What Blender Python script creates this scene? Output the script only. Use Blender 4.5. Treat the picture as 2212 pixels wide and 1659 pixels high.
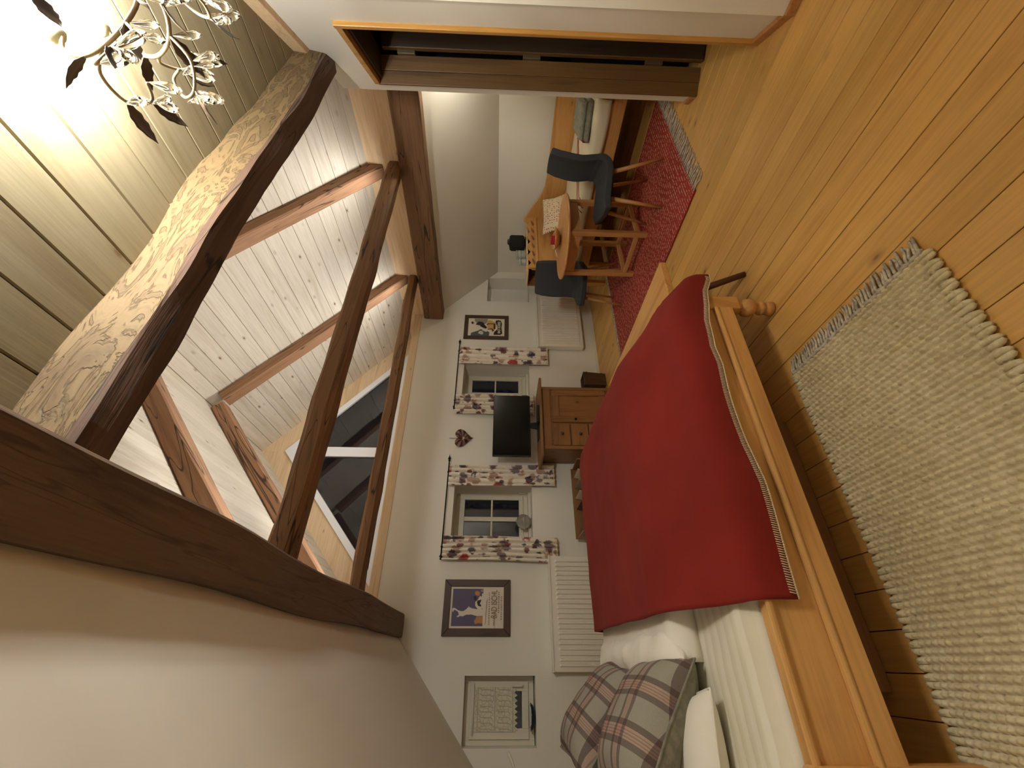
import bpy, bmesh, math, random
from mathutils import Vector, Matrix, noise

random.seed(7)
S = bpy.context.scene
COL = S.collection
PI = math.pi
for o in list(bpy.data.objects):
    bpy.data.objects.remove(o)

# ------------------------------------------------------------------ camera
H = 1.35
YAW, PITCH, ROLL, FPX = math.radians(33.3265), math.radians(-1.5894), math.radians(1.1478), 912.84
r0 = Vector((math.cos(YAW), -math.sin(YAW), 0))
fw = Vector((math.sin(YAW)*math.cos(PITCH), math.cos(YAW)*math.cos(PITCH), math.sin(PITCH)))
u0 = r0.cross(fw)
rt = math.cos(ROLL)*r0 + math.sin(ROLL)*u0
up = -math.sin(ROLL)*r0 + math.cos(ROLL)*u0
cam_d = bpy.data.cameras.new('camera')
cam_d.sensor_fit = 'HORIZONTAL'
cam_d.sensor_width = 36.0
cam_d.lens = FPX*36.0/2212.0
cam_d.clip_start = 0.02
cam = bpy.data.objects.new('camera', cam_d)
COL.objects.link(cam)
# the photograph lies on its side: the picture's top is the room's right, its right is down
cx, cy, cz = -up, rt, -fw
cam.matrix_world = Matrix(((cx.x, cy.x, cz.x, 0), (cx.y, cy.y, cz.y, 0), (cx.z, cy.z, cz.z, H), (0, 0, 0, 1)))
S.camera = cam

# ------------------------------------------------------------------ world, exposure
w = bpy.data.worlds.new('night'); S.world = w; w.use_nodes = True
w.node_tree.nodes['Background'].inputs[0].default_value = (0.0022, 0.0030, 0.0045, 1)
w.node_tree.nodes['Background'].inputs[1].default_value = 0.35
S.view_settings.view_transform = 'Standard'
S.view_settings.look = 'None'
S.view_settings.exposure = 1.8
S.view_settings.gamma = 1.0
S.view_settings.use_curve_mapping = False
S.cycles.max_bounces = 8; S.cycles.diffuse_bounces = 4; S.cycles.glossy_bounces = 3; S.cycles.transmission_bounces = 6
S.cycles.caustics_reflective = False; S.cycles.caustics_refractive = False

CH = Vector((1.37, 0.31, 2.32))        # chandelier hub
BULB_W = 6.0                           # each of the chandelier's bulbs
UP_W = 3.4                             # light strip on the left purlin
TIE_W = 6.0                           # each light strip on the tie beams
ALCOVE_W = 4.0

# ------------------------------------------------------------------ helpers
def lin(r, g, b):
    f = lambda c: (c/255/12.92) if c/255 <= 0.04045 else ((c/255+0.055)/1.055)**2.4
    return (f(r), f(g), f(b), 1.0)

class NT:
    def __init__(s, name):
        s.m = bpy.data.materials.new(name); s.m.use_nodes = True
        s.t = s.m.node_tree; s.b = s.t.nodes['Principled BSDF']
    def n(s, kind, **kw):
        x = s.t.nodes.new(kind)
        for k, v in kw.items(): setattr(x, k, v)
        return x
    def l(s, a, b): s.t.links.new(a, b)
    def math(s, op, a, b=None, c=None):
        x = s.n('ShaderNodeMath', operation=op)
        for i, v in enumerate((a, b, c)):
            if v is None: continue
            if isinstance(v, (int, float)): x.inputs[i].default_value = v
            else: s.l(v, x.inputs[i])
        return x.outputs[0]
    def ramp(s, fac, stops, interp='LINEAR'):
        x = s.n('ShaderNodeValToRGB'); x.color_ramp.interpolation = interp
        e = x.color_ramp.elements
        while len(e) < len(stops): e.new(0.5)
        for i, (p, c) in enumerate(stops):
            e[i].position = p; e[i].color = c if isinstance(c, tuple) else (c, c, c, 1)
        s.l(fac, x.inputs[0]); return x.outputs[0]
    def mix(s, fac, a, b, mode='MIX'):
        x = s.n('ShaderNodeMix', data_type='RGBA', blend_type=mode)
        for i, v in ((0, fac), (6, a), (7, b)):
            if isinstance(v, (int, float)): x.inputs[i].default_value = v
            elif isinstance(v, tuple): x.inputs[i].default_value = v
            else: s.l(v, x.inputs[i])
        return x.outputs[2]
    def coord(s, scale=(1, 1, 1), rnd=True):
        tc = s.n('ShaderNodeTexCoord')
        v = tc.outputs['Object']
        if rnd:
            oi = s.n('ShaderNodeObjectInfo')
            cb = s.n('ShaderNodeCombineXYZ')
            for i, k in enumerate((17.3, 29.1, 41.7)):
                s.l(s.math('MULTIPLY', oi.outputs['Random'], k), cb.inputs[i])
            va = s.n('ShaderNodeVectorMath', operation='ADD')
            s.l(v, va.inputs[0]); s.l(cb.outputs[0], va.inputs[1]); v = va.outputs[0]
        mp = s.n('ShaderNodeMapping'); mp.inputs['Scale'].default_value = scale
        s.l(v, mp.inputs[0]); return mp.outputs[0]
    def noise(s, vec, scale=5, detail=3, rough=0.5, dist=0.0):
        x = s.n('ShaderNodeTexNoise')
        x.inputs['Scale'].default_value = scale; x.inputs['Detail'].default_value = detail
        x.inputs['Roughness'].default_value = rough; x.inputs['Distortion'].default_value = dist
        s.l(vec, x.inputs['Vector']); return x.outputs[0]
    def voro(s, vec, scale=5, feature='F1', out='Distance', rand=1.0):
        x = s.n('ShaderNodeTexVoronoi', feature=feature)
        x.inputs['Scale'].default_value = scale; x.inputs['Randomness'].default_value = rand
        s.l(vec, x.inputs['Vector']); return x.outputs[out]
    def bump(s, h, strength=0.3, dist=0.01):
        x = s.n('ShaderNodeBump'); x.inputs['Strength'].default_value = strength
        x.inputs['Distance'].default_value = dist
        s.l(h, x.inputs['Height']); s.l(x.outputs[0], s.b.inputs['Normal'])
    def col(s, c):
        if isinstance(c, tuple): s.b.inputs['Base Color'].default_value = c
        else: s.l(c, s.b.inputs['Base Color'])
    def set(s, **kw):
        for k, v in kw.items(): s.b.inputs[k.replace('_', ' ')].default_value = v
        return s

def plain(name, c, rough=0.6, metal=0.0, bump=0, bscale=60, **kw):
    t = NT(name); t.col(c); t.set(Roughness=rough, Metallic=metal, **kw)
    if bump:
        t.bump(t.noise(t.coord(), bscale, 4, 0.6), bump, 0.004)
    return t.m

def wood(name, light, dark, axis=1, knots=0.5, rough=0.5, bump=0.15, knotc=None, across=16, vary=0.16, ksc=3.0, kthr=0.075, crack=0):
    """grain along local axis (0,1,2)"""
    t = NT(name)
    sc = [across]*3; sc[axis] = 0.9
    g = t.noise(t.coord(tuple(sc)), 1.0, 5, 0.62, 0.8)
    sf = [across*9]*3; sf[axis] = 3.0
    f = t.noise(t.coord(tuple(sf)), 1.0, 3, 0.6)
    base = t.ramp(g, [(0.28, dark), (0.50, light), (0.74, tuple([light[i]*0.86+dark[i]*0.14 for i in range(3)]+[1]))])
    base = t.mix(0.22, base, t.ramp(f, [(0.35, 0.45), (0.6, 1.0)]), 'MULTIPLY')
    if knots:
        sk = [ksc*1.7]*3; sk[axis] = ksc*0.85
        kv = t.voro(t.coord(tuple(sk)), 1.0)
        kf = t.ramp(kv, [(kthr*0.55, 1.0), (kthr, 0.35), (kthr*2.2, 0.0)])
        kf2 = t.math('MULTIPLY', kf, knots)
        base = t.mix(kf2, base, knotc or tuple([dark[i]*0.35 for i in range(3)]+[1]))
    if crack:
        scc = [9.0]*3; scc[axis] = 0.55
        cv = t.noise(t.coord(tuple(scc)), 1.0, 2, 0.5, 1.5)
        cr = t.ramp(t.math('ABSOLUTE', t.math('SUBTRACT', cv, 0.5)), [(0.004, 1.0), (0.014, 0.0)])
        base = t.mix(t.math('MULTIPLY', cr, crack), base, tuple([dark[i]*0.18 for i in range(3)]+[1]))
    oi = t.n('ShaderNodeObjectInfo')
    v = t.math('MULTIPLY_ADD', oi.outputs['Random'], vary*2, 1-vary)
    hs = t.n('ShaderNodeHueSaturation'); t.l(base, hs.inputs['Color']); t.l(v, hs.inputs['Value'])
    t.col(hs.outputs[0]); t.set(Roughness=rough)
    if bump: t.bump(t.math('ADD', f, g), bump, 0.004)
    return t.m

# ------------------------------------------------------------------ materials
M = {}
M['plaster'] = plain('plaster_white', lin(230, 226, 214), 0.9, bump=0.12, bscale=45)
M['plaster2'] = plain('plaster_slope', lin(222, 216, 203), 0.9, bump=0.12, bscale=45)
M['floor'] = wood('floor_pine', lin(214, 166, 92), lin(196, 146, 72), 1, 1.0, 0.42, 0.10, lin(112, 72, 32), 9, 0.10, 3.4, 0.072)
M['floor_gap'] = plain('floor_gap', lin(40, 24, 12), 0.9)
M['ceil'] = wood('ceiling_spruce', lin(147, 136, 107), lin(130, 117, 87), 1, 0.9, 0.6, 0.08, lin(110, 84, 56), 10, 0.06, 3.4, 0.07)
M['roof'] = wood('roof_spruce', lin(220, 209, 190), lin(202, 186, 162), 1, 1.0, 0.55, 0.08, lin(112, 78, 50), 10, 0.07, 4.6, 0.075)
M['strip'] = wood('strip_spruce', lin(230, 200, 160), lin(205, 170, 126), 1, 0.6, 0.55, 0.08, lin(130, 84, 48), 9, 0.05, 3.2, 0.05)
M['panelX'] = wood('panel_spruce', lin(230, 202, 162), lin(210, 176, 132), 0, 0.6, 0.55, 0.08, lin(130, 84, 48), 9, 0.05, 3.2, 0.05)
M['beamY'] = wood('old_beam_long', lin(128, 94, 64), lin(86, 58, 36), 0, 0.5, 0.7, 0.5, lin(40, 22, 12), 14, 0.08, 2.0, 0.05, 0.9)
M['beamX'] = wood('old_beam_cross', lin(136, 98, 64), lin(90, 60, 36), 0, 0.5, 0.7, 0.5, lin(40, 22, 12), 14, 0.08, 2.0, 0.05, 0.9)
M['rafter'] = wood('old_rafter', lin(160, 118, 84), lin(116, 80, 54), 0, 0.5, 0.7, 0.4, lin(60, 34, 18), 14, 0.06, 2.0, 0.05, 0.9)
M['purlinL'] = wood('old_purlin', lin(116, 92, 72), lin(84, 63, 47), 0, 0.3, 0.75, 0.5, lin(38, 22, 14), 14, 0.05, 2.0, 0.05, 0.4)

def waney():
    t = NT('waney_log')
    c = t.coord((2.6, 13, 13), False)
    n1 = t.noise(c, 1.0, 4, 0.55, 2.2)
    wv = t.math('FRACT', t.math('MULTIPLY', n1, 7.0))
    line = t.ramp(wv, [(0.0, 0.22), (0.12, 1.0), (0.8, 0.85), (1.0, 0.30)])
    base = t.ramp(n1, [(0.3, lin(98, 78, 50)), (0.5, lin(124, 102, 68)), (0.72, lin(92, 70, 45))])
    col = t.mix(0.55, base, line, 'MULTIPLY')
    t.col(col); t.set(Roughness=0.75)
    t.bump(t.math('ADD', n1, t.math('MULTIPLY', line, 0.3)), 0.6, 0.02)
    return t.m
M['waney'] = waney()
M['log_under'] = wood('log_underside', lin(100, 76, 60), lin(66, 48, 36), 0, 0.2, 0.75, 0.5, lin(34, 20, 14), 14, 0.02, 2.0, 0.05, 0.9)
M['pine'] = wood('pine_yellow', lin(212, 160, 94), lin(184, 126, 66), 0, 0.8, 0.4, 0.06, lin(96, 52, 24), 9, 0.05, 2.6, 0.05)
M['pineY'] = wood('pine_yellow_y', lin(212, 160, 94), lin(184, 126, 66), 1, 0.8, 0.4, 0.06, lin(96, 52, 24), 9, 0.05, 2.6, 0.05)
M['pineZ'] = wood('pine_yellow_z', lin(212, 160, 94), lin(184, 126, 66), 2, 0.6, 0.4, 0.06, lin(96, 52, 24), 9, 0.05, 2.6, 0.05)
M['bedpine'] = wood('bed_pine', lin(220, 170, 104), lin(196, 140, 78), 0, 0.9, 0.42, 0.06, lin(92, 54, 28), 8, 0.03, 2.2, 0.05)
M['cabX'] = wood('cabinet_pine_x', lin(148, 104, 62), lin(110, 72, 38), 0, 0.7, 0.45, 0.06, lin(64, 34, 14), 9, 0.05, 3, 0.06)
M['cabZ'] = wood('cabinet_pine_z', lin(148, 104, 62), lin(110, 72, 38), 2, 0.7, 0.45, 0.06, lin(64, 34, 14), 9, 0.05, 3, 0.06)
M['oakX'] = wood('table_oak', lin(204, 150, 92), lin(170, 116, 64), 0, 0.2, 0.4, 0.05, lin(120, 74, 38), 11, 0.03)
M['oakZ'] = wood('table_oak_z', lin(196, 142, 84), lin(164, 110, 60), 2, 0.1, 0.4, 0.05, lin(120, 74, 38), 11, 0.03)
M['dark_frame'] = wood('dark_frame', lin(78, 54, 36), lin(50, 32, 20), 0, 0.0, 0.5, 0.15, None, 20, 0.05)
M['dark_frameZ'] = wood('dark_frame_z', lin(78, 54, 36), lin(50, 32, 20), 2, 0.0, 0.5, 0.15, None, 20, 0.05)
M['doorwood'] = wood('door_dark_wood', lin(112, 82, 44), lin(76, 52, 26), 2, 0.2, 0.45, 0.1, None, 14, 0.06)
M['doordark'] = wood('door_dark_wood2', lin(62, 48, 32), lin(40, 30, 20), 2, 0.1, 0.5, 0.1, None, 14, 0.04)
M['doortrim'] = wood('door_trim', lin(196, 146, 72), lin(168, 118, 52), 2, 0.0, 0.4, 0.05, None, 16, 0.03)
M['skirt'] = wood('skirting', lin(190, 132, 82), lin(160, 104, 58), 0, 0.0, 0.45, 0.05, None, 16, 0.03)
M['bench_leg'] = wood('bench_leg', lin(86, 48, 36), lin(60, 32, 22), 2, 0.0, 0.4, 0.05, None, 20, 0.03)
M['binwood'] = wood('bin_wood', lin(84, 58, 36), lin(52, 34, 20), 2, 0.0, 0.5, 0.2, None, 20, 0.03)
M['white_metal'] = plain('white_enamel', lin(236, 230, 214), 0.35)
M['white_paint'] = plain('white_paint', lin(226, 220, 200), 0.5)
M['white_frame'] = plain('white_window_frame', lin(240, 240, 240), 0.45)
M['black'] = plain('black_plastic', lin(14, 14, 14), 0.35)
M['blackfab'] = plain('black_fabric', lin(20, 22, 22), 0.9, bump=0.3, bscale=300)
M['screen'] = plain('tv_screen', lin(6, 6, 6), 0.18)
M['iron'] = plain('black_iron', lin(18, 14, 14), 0.45, 0.6)
M['chrome'] = plain('brushed_metal', lin(180, 178, 170), 0.3, 1.0)
M['hinge_metal'] = plain('hinge_metal', lin(96, 84, 62), 0.5, 0.3)
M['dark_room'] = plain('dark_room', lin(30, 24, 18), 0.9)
M['charcoal'] = plain('charcoal_felt', lin(56, 58, 62), 0.95, bump=0.4, bscale=220)
M['paper'] = plain('paper', lin(216, 206, 186), 0.7)
M['magA'] = plain('magazine_grey', lin(150, 140, 128), 0.4)
M['magB'] = plain('magazine_dark', lin(58, 52, 60), 0.4)
M['magC'] = plain('magazine_cream', lin(226, 214, 190), 0.4)
M['redbox'] = plain('red_card', lin(168, 20, 40), 0.5)
M['linen'] = plain('white_linen', lin(238, 232, 218), 0.9, bump=0.25, bscale=26)
M['bowl'] = plain('navy_glaze', lin(20, 24, 44), 0.2)

def glass(name, c=(1, 1, 1, 1), rough=0.0, ior=1.5):
    t = NT(name); t.col(c); t.set(Roughness=rough, IOR=ior); t.b.inputs['Transmission Weight'].default_value = 1.0
    return t.m
M['glass'] = glass('window_glass')
M['crystal'] = glass('crystal', (1, 1, 1, 1), 0.0, 1.52)
M['jar'] = glass('jar_glass', (0.80, 0.84, 0.78, 1), 0.12, 1.3)
M['ball_glass'] = glass('ball_glass', (0.97, 0.97, 0.94, 1), 0.0, 1.5)
M['ball_glass'].node_tree.nodes['Principled BSDF'].inputs['Transmission Weight'].default_value = 0.85
M['jar'].node_tree.nodes['Principled BSDF'].inputs['Transmission Weight'].default_value = 0.55

def emit(name, c, s):
    t = NT(name); t.col(c); t.b.inputs['Emission Color'].default_value = c; t.b.inputs['Emission Strength'].default_value = s
    return t.m
M['bulb'] = emit('bulb_glow', (1.0, 0.95, 0.80, 1), 10.0)
M['led'] = emit('led_glow', (1.0, 0.97, 0.92, 1), 3.0)

def felt_red():
    t = NT('red_felt'); c = t.coord((1, 1, 1), False)
    n = t.noise(c, 260, 3, 0.7); n2 = t.noise(c, 2.2, 2, 0.5)
    base = t.ramp(n2, [(0.35, lin(122, 22, 10)), (0.65, lin(134, 26, 12))])
    t.col(t.mix(0.3, base, t.ramp(n, [(0.3, 0.55), (0.7, 1.0)]), 'MULTIPLY'))
    t.set(Roughness=0.95); t.b.inputs['Sheen Weight'].default_value = 0.10
    t.b.inputs['Sheen Tint'].default_value = lin(200, 90, 70)
    t.bump(n, 0.25, 0.003); return t.m
M['red_felt'] = felt_red()
M['stitch'] = plain('cream_yarn', lin(226, 206, 170), 0.9)

def redrug():
    t = NT('red_rug_weave'); c = t.coord((1, 1, 1), False)
    sx = t.n('ShaderNodeSeparateXYZ'); t.l(c, sx.inputs[0])
    rows = t.math('FRACT', t.math('MULTIPLY', sx.outputs[1], 38.0))
    dash = t.noise(t.coord((42, 38, 1), False), 1.0, 1, 0.5)
    pale = t.math('MULTIPLY', t.ramp(rows, [(0.30, 0.0), (0.42, 1.0), (0.60, 1.0), (0.72, 0.0)]),
                  t.ramp(dash, [(0.42, 0.0), (0.60, 1.0)]))
    patch = t.noise(c, 2.0, 2, 0.5)
    base = t.ramp(patch, [(0.3, lin(138, 38, 26)), (0.7, lin(160, 48, 34))])
    t.col(t.mix(t.math('MULTIPLY', pale, 0.75), base, lin(206, 160, 132)))
    t.set(Roughness=0.95); t.bump(rows, 0.5, 0.006); return t.m
M['red_rug'] = redrug()
M['red_rug_edge'] = plain('red_rug_edge', lin(140, 24, 22), 0.95, bump=0.4, bscale=200)

def wool(name, c1, c2, sc=300):
    t = NT(name); c = t.coord((1, 1, 1), False)
    n = t.noise(c, sc, 3, 0.7); n2 = t.noise(c, 35, 2, 0.6)
    sp = t.voro(c, 16, 'F1')
    base = t.ramp(n2, [(0.35, c2), (0.62, c1)])
    base = t.mix(0.25, base, t.ramp(n, [(0.3, 0.5), (0.7, 1.0)]), 'MULTIPLY')
    base = t.mix(t.ramp(sp, [(0.05, 0.6), (0.10, 0.0)]), base, tuple([c2[i]*0.35 for i in range(3)]+[1]))
    t.col(base); t.set(Roughness=0.95); t.bump(n, 0.3, 0.003); return t.m
M['cream_wool'] = wool('cream_wool', lin(226, 212, 176), lin(206, 190, 152))
M['grey_wool'] = wool('grey_wool', lin(214, 204, 184), lin(160, 150, 138), 160)

def sheet():
    t = NT('sheet_stripe'); c = t.coord((1, 1, 1), False)
    sx = t.n('ShaderNodeSeparateXYZ'); t.l(c, sx.inputs[0])
    r = t.math('FRACT', t.math('MULTIPLY', sx.outputs[1], 16))
    t.col(t.ramp(r, [(0.0, lin(232, 226, 204)), (0.5, lin(222, 214, 190)), (0.55, lin(236, 230, 212))]))
    t.set(Roughness=0.85); t.bump(t.noise(c, 24, 3, 0.5), 0.25, 0.01); return t.m
M['sheet'] = sheet()

def plaid():
    t = NT('plaid_wool'); c = t.coord((1, 1, 1), False)
    sx = t.n('ShaderNodeSeparateXYZ'); t.l(c, sx.inputs[0])
    def band(o, per):
        f = t.math('FRACT', t.math('ADD', t.math('MULTIPLY', o, per), 0.13))
        return f
    st = [(0.0, 0.0), (0.34, 0.8), (0.47, 0.15), (0.51, 0.6), (0.53, 0.15), (0.57, 0.6), (0.59, 0.15), (0.63, 0.6), (0.65, 0.15), (0.70, 0.85), (0.83, 0.0)]
    a = t.ramp(band(sx.outputs[0], 6.0), st, 'CONSTANT'); b = t.ramp(band(sx.outputs[1], 6.0), st, 'CONSTANT')
    pk = [(0.0, 0.0), (0.47, 1.0), (0.70, 0.0)]
    pa = t.ramp(band(sx.outputs[0], 6.0), pk, 'CONSTANT'); pb = t.ramp(band(sx.outputs[1], 6.0), pk, 'CONSTANT')
    base = t.mix(t.math('MULTIPLY', t.math('ADD', pa, pb), 0.45), lin(158, 152, 138), lin(206, 162, 140))
    base = t.mix(t.math('MULTIPLY', a, 0.75), base, lin(70, 42, 42))
    base = t.mix(t.math('MULTIPLY', b, 0.75), base, lin(70, 42, 42))
    n = t.noise(c, 320, 3, 0.7)
    base = t.mix(0.35, base, t.ramp(n, [(0.3, 0.5), (0.7, 1.0)]), 'MULTIPLY')
    t.col(base); t.set(Roughness=0.95); t.bump(n, 0.3, 0.003); return t.m
M['plaid'] = plaid()
M['grey_felt'] = wool('grey_felt', lin(146, 142, 124), lin(124, 122, 106), 380)

def floral():
    t = NT('floral_cotton'); c = t.coord((1, 1, 1), True)
    tw = t.noise(c, 9, 2, 0.5)
    ad = t.n('ShaderNodeVectorMath', operation='MULTIPLY_ADD')
    cb = t.n('ShaderNodeCombineXYZ')
    for i in range(3): t.l(t.math('MULTIPLY', tw, 0.08), cb.inputs[i])
    va = t.n('ShaderNodeVectorMath', operation='ADD'); t.l(c, va.inputs[0]); t.l(cb.outputs[0], va.inputs[1])
    v = va.outputs[0]
    base = t.ramp(t.noise(c, 14, 2, 0.5), [(0.3, lin(232, 222, 204)), (0.7, lin(240, 232, 216))])
    def blobs(base, scale, thr, colr, off):
        mp = t.n('ShaderNodeMapping'); mp.inputs['Location'].default_value = off; t.l(v, mp.inputs[0])
        d = t.voro(mp.outputs[0], scale); rag = t.noise(mp.outputs[0], scale*5, 2, 0.6)
        f = t.ramp(t.math('ADD', d, t.math('MULTIPLY', t.math('SUBTRACT', rag, 0.5), 0.35)), [(thr*0.8, 0.9), (thr, 0.0)])
        return t.mix(f, base, colr)
    base = blobs(base, 7, 0.36, lin(178, 146, 124), (0.3, 0.1, 0.2))
    base = blobs(base, 5.6, 0.34, lin(116, 98, 104), (1.3, 0.7, 0.4))
    base = blobs(base, 4.0, 0.26, lin(178, 58, 46), (2.1, 0.3, 1.4))
    base = blobs(base, 5.8, 0.26, lin(72, 58, 64), (4.1, 0.9, 2.4))
    base = blobs(base, 7, 0.24, lin(124, 62, 58), (6.1, 1.9, 0.4))
    t.col(base); t.set(Roughness=0.9); return t.m
M['floral'] = floral()

def lace():
    t = NT('lace'); c = t.coord((1, 1, 1), False)
    d = t.voro(c, 26, 'DISTANCE_TO_EDGE')
    t.col(t.ramp(d, [(0.02, lin(190, 184, 162)), (0.08, lin(216, 212, 192))])); t.set(Roughness=0.9)
    return t.m
M['lace'] = lace()
M['lace_thread'] = plain('lace_thread', lin(196, 188, 166), 0.9)

def leafdeco():
    t = NT('heart_leaf'); c = t.coord((1, 1, 1), True)
    t.col(t.ramp(t.noise(c, 60, 2, 0.5), [(0.35, lin(56, 18, 14)), (0.65, lin(104, 62, 54))])); t.set(Roughness=0.5); return t.m
M['heart_dark'] = plain('heart_dark', lin(58, 20, 16), 0.5)
M['heart_pale'] = plain('heart_pale', lin(136, 100, 88), 0.6)

def throw():
    t = NT('cream_throw'); c = t.coord((1, 1, 1), False)
    n = t.noise(c, 240, 3, 0.7)
    t.col(t.mix(0.25, lin(222, 210, 180), t.ramp(n, [(0.3, 0.6), (0.7, 1.0)]), 'MULTIPLY')); t.set(Roughness=0.95)
    t.bump(n, 0.3, 0.003); return t.m
M['throw'] = throw()
M['red_stripe'] = plain('red_stripe', lin(150, 50, 44), 0.9)

def cushpat():
    t = NT('dotted_cushion'); c = t.coord((1, 1, 1), False)
    d = t.voro(c, 34, 'F1', rand=0.45)
    t.col(t.ramp(d, [(0.22, lin(168, 92, 74)), (0.32, lin(226, 206, 176))])); t.set(Roughness=0.9); return t.m
M['cushpat'] = cushpat()
M['leaf'] = plain('chandelier_leaf', lin(86, 70, 58), 0.5, 0.3)
M['stem'] = plain('chandelier_stem', lin(176, 162, 132), 0.4, 0.4)
M['cup'] = plain('chandelier_cup', lin(168, 166, 140), 0.5, 0.2)
# poster print colours
for k, c in dict(p_cream=(228, 219, 199), p_blue=(92, 86, 116), p_white=(226, 218, 200), p_dark=(42, 38, 48), p_orange=(196, 140, 88),
                 p_text=(150, 126, 96), p_sky=(206, 200, 184), p_teal=(78, 90, 98), p_yellow=(206, 166, 92), p_black=(22, 16, 16),
                 p_skin=(214, 178, 140), p_grey=(150, 140, 132), p_line=(128, 108, 96)).items():
    M[k] = plain(k, lin(*c), 0.6)

# ------------------------------------------------------------------ mesh builder
class MB:
    def __init__(s): s.v = []; s.f = []; s.mi = []; s.cur = 0
    def add(s, vs, fs):
        k = len(s.v); s.v += [tuple(p) for p in vs]
        for f in fs: s.f.append(tuple(i+k for i in f)); s.mi.append(s.cur)
        return s
    def box(s, a, b):
        x0, y0, z0 = a; x1, y1, z1 = b
        return s.add([(x0, y0, z0), (x1, y0, z0), (x1, y1, z0), (x0, y1, z0), (x0, y0, z1), (x1, y0, z1), (x1, y1, z1), (x0, y1, z1)],
                     [(0, 3, 2, 1), (4, 5, 6, 7), (0, 1, 5, 4), (1, 2, 6, 5), (2, 3, 7, 6), (3, 0, 4, 7)])
    def quad(s, a, b, c, d): return s.add([a, b, c, d], [(0, 1, 2, 3)])
    def prism(s, pts, d):
        """closed polygon pts (3d), extruded by vector d"""
        n = len(pts); d = Vector(d)
        vs = [Vector(p) for p in pts] + [Vector(p)+d for p in pts]
        return s.add(vs, [tuple(range(n))[::-1], tuple(range(n, 2*n))] + [(i, (i+1) % n, n+(i+1) % n, n+i) for i in range(n)])
    def lathe(s, prof, seg=16, origin=(0, 0, 0), axis='Z', caps=True):
        o = Vector(origin); vs = []
        for (r, z) in prof:
            for i in range(seg):
                a = 2*PI*i/seg; p = (r*math.cos(a), r*math.sin(a), z)
                if axis == 'X': p = (p[2], p[0], p[1])
                if axis == 'Y': p = (p[0], p[2], p[1])
                vs.append(o+Vector(p))
        fs = []
        for j in range(len(prof)-1):
            for i in range(seg):
                fs.append((j*seg+i, j*seg+(i+1) % seg, (j+1)*seg+(i+1) % seg, (j+1)*seg+i))
        if caps:
            fs.append(tuple(range(seg))[::-1]); fs.append(tuple(range((len(prof)-1)*seg, len(prof)*seg)))
        return s.add(vs, fs)
    def tube(s, pts, rad, seg=8):
        pts = [Vector(p) for p in pts]; n = len(pts)
        rads = rad if isinstance(rad, (list, tuple)) else [rad]*n
        vs = []; ref = Vector((0, 0, 1))
        t0 = (pts[1]-pts[0]).normalized()
        if abs(t0.dot(ref)) > 0.9: ref = Vector((1, 0, 0))
        for i, p in enumerate(pts):
            t = (pts[min(i+1, n-1)]-pts[max(i-1, 0)]).normalized()
            a = (ref - t*ref.dot(t)).normalized(); b = t.cross(a); ref = a
            for k in range(seg):
                an = 2*PI*k/seg
                vs.append(p + a*(rads[i]*math.cos(an)) + b*(rads[i]*math.sin(an)))
        fs = [(j*seg+k, j*seg+(k+1) % seg, (j+1)*seg+(k+1) % seg, (j+1)*seg+k) for j in range(n-1) for k in range(seg)]
        fs += [tuple(range(seg))[::-1], tuple(range((n-1)*seg, n*seg))]
        return s.add(vs, fs)
    def grid(s, nu, nv, fn, closed_u=False):
        vs = [fn(i/(nu-1) if not closed_u else i/nu, j/(nv-1)) for j in range(nv) for i in range(nu)]
        fs = []
        for j in range(nv-1):
            for i in range(nu if closed_u else nu-1):
                i2 = (i+1) % nu
                fs.append((j*nu+i, j*nu+i2, (j+1)*nu+i2, (j+1)*nu+i))
        return s.add(vs, fs)
    def mesh(s, name):
        me = bpy.data.meshes.new(name); me.from_pydata(s.v, [], s.f); me.validate(); return me
    def build(s, name, mat, parent=None, smooth=False, bevel=0, solid=0, sub=0, seg=2, off=(0, 0, 0), normals=True):
        me = s.mesh(name)
        mats = mat if isinstance(mat, (list, tuple)) else [mat]
        for m in mats: me.materials.append(M[m] if isinstance(m, str) else m)
        if len(mats) > 1 and len(me.polygons) == len(s.mi):
            for p, i in zip(me.polygons, s.mi): p.material_index = i
        if normals:
            bm = bmesh.new(); bm.from_mesh(me)
            bmesh.ops.recalc_face_normals(bm, faces=bm.faces)
            bm.to_mesh(me); bm.free()
        if smooth:
            for p in me.polygons: p.use_smooth = True
        o = bpy.data.objects.new(name, me); COL.objects.link(o)
        o.location = off
        if parent: o.parent = parent
        if solid:
            m = o.modifiers.new('solid', 'SOLIDIFY'); m.thickness = solid; m.offset = 0
        if bevel:
            m = o.modifiers.new('bevel', 'BEVEL'); m.width = bevel; m.segments = seg; m.limit_method = 'ANGLE'; m.angle_limit = math.radians(35)
        if sub:
            m = o.modifiers.new('sub', 'SUBSURF'); m.levels = sub; m.render_levels = sub
        return o

def tag(o, label, cat, group=None):
    o['label'] = label; o['category'] = cat
    if group: o['group'] = group
    return o
def struct(o): o['kind'] = 'structure'; return o
def empty(name, loc=(0, 0, 0), rz=0):
    o = bpy.data.objects.new(name, None); COL.objects.link(o); o.location = loc; o.rotation_euler = (0, 0, rz)
    o.empty_display_size = 0.05
    return o
def thing(name, label, cat, loc=(0, 0, 0), rz=0, group=None): return tag(empty(name, loc, rz), label, cat, group)
def child(src, parent, loc=(0, 0, 0), rot=(0, 0, 0), name=None):
    c = src.copy(); COL.objects.link(c); c.parent = parent; c.location = loc; c.rotation_euler = rot
    if name: c.name = name
    return c
def bx(name, mat, a, b, parent=None, bevel=0, **kw): return MB().box(a, b).build(name, mat, parent, bevel=bevel, **kw)
def nz(x, y=0.0, z=0.0): return noise.noise(Vector((x, y, z)))

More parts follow.
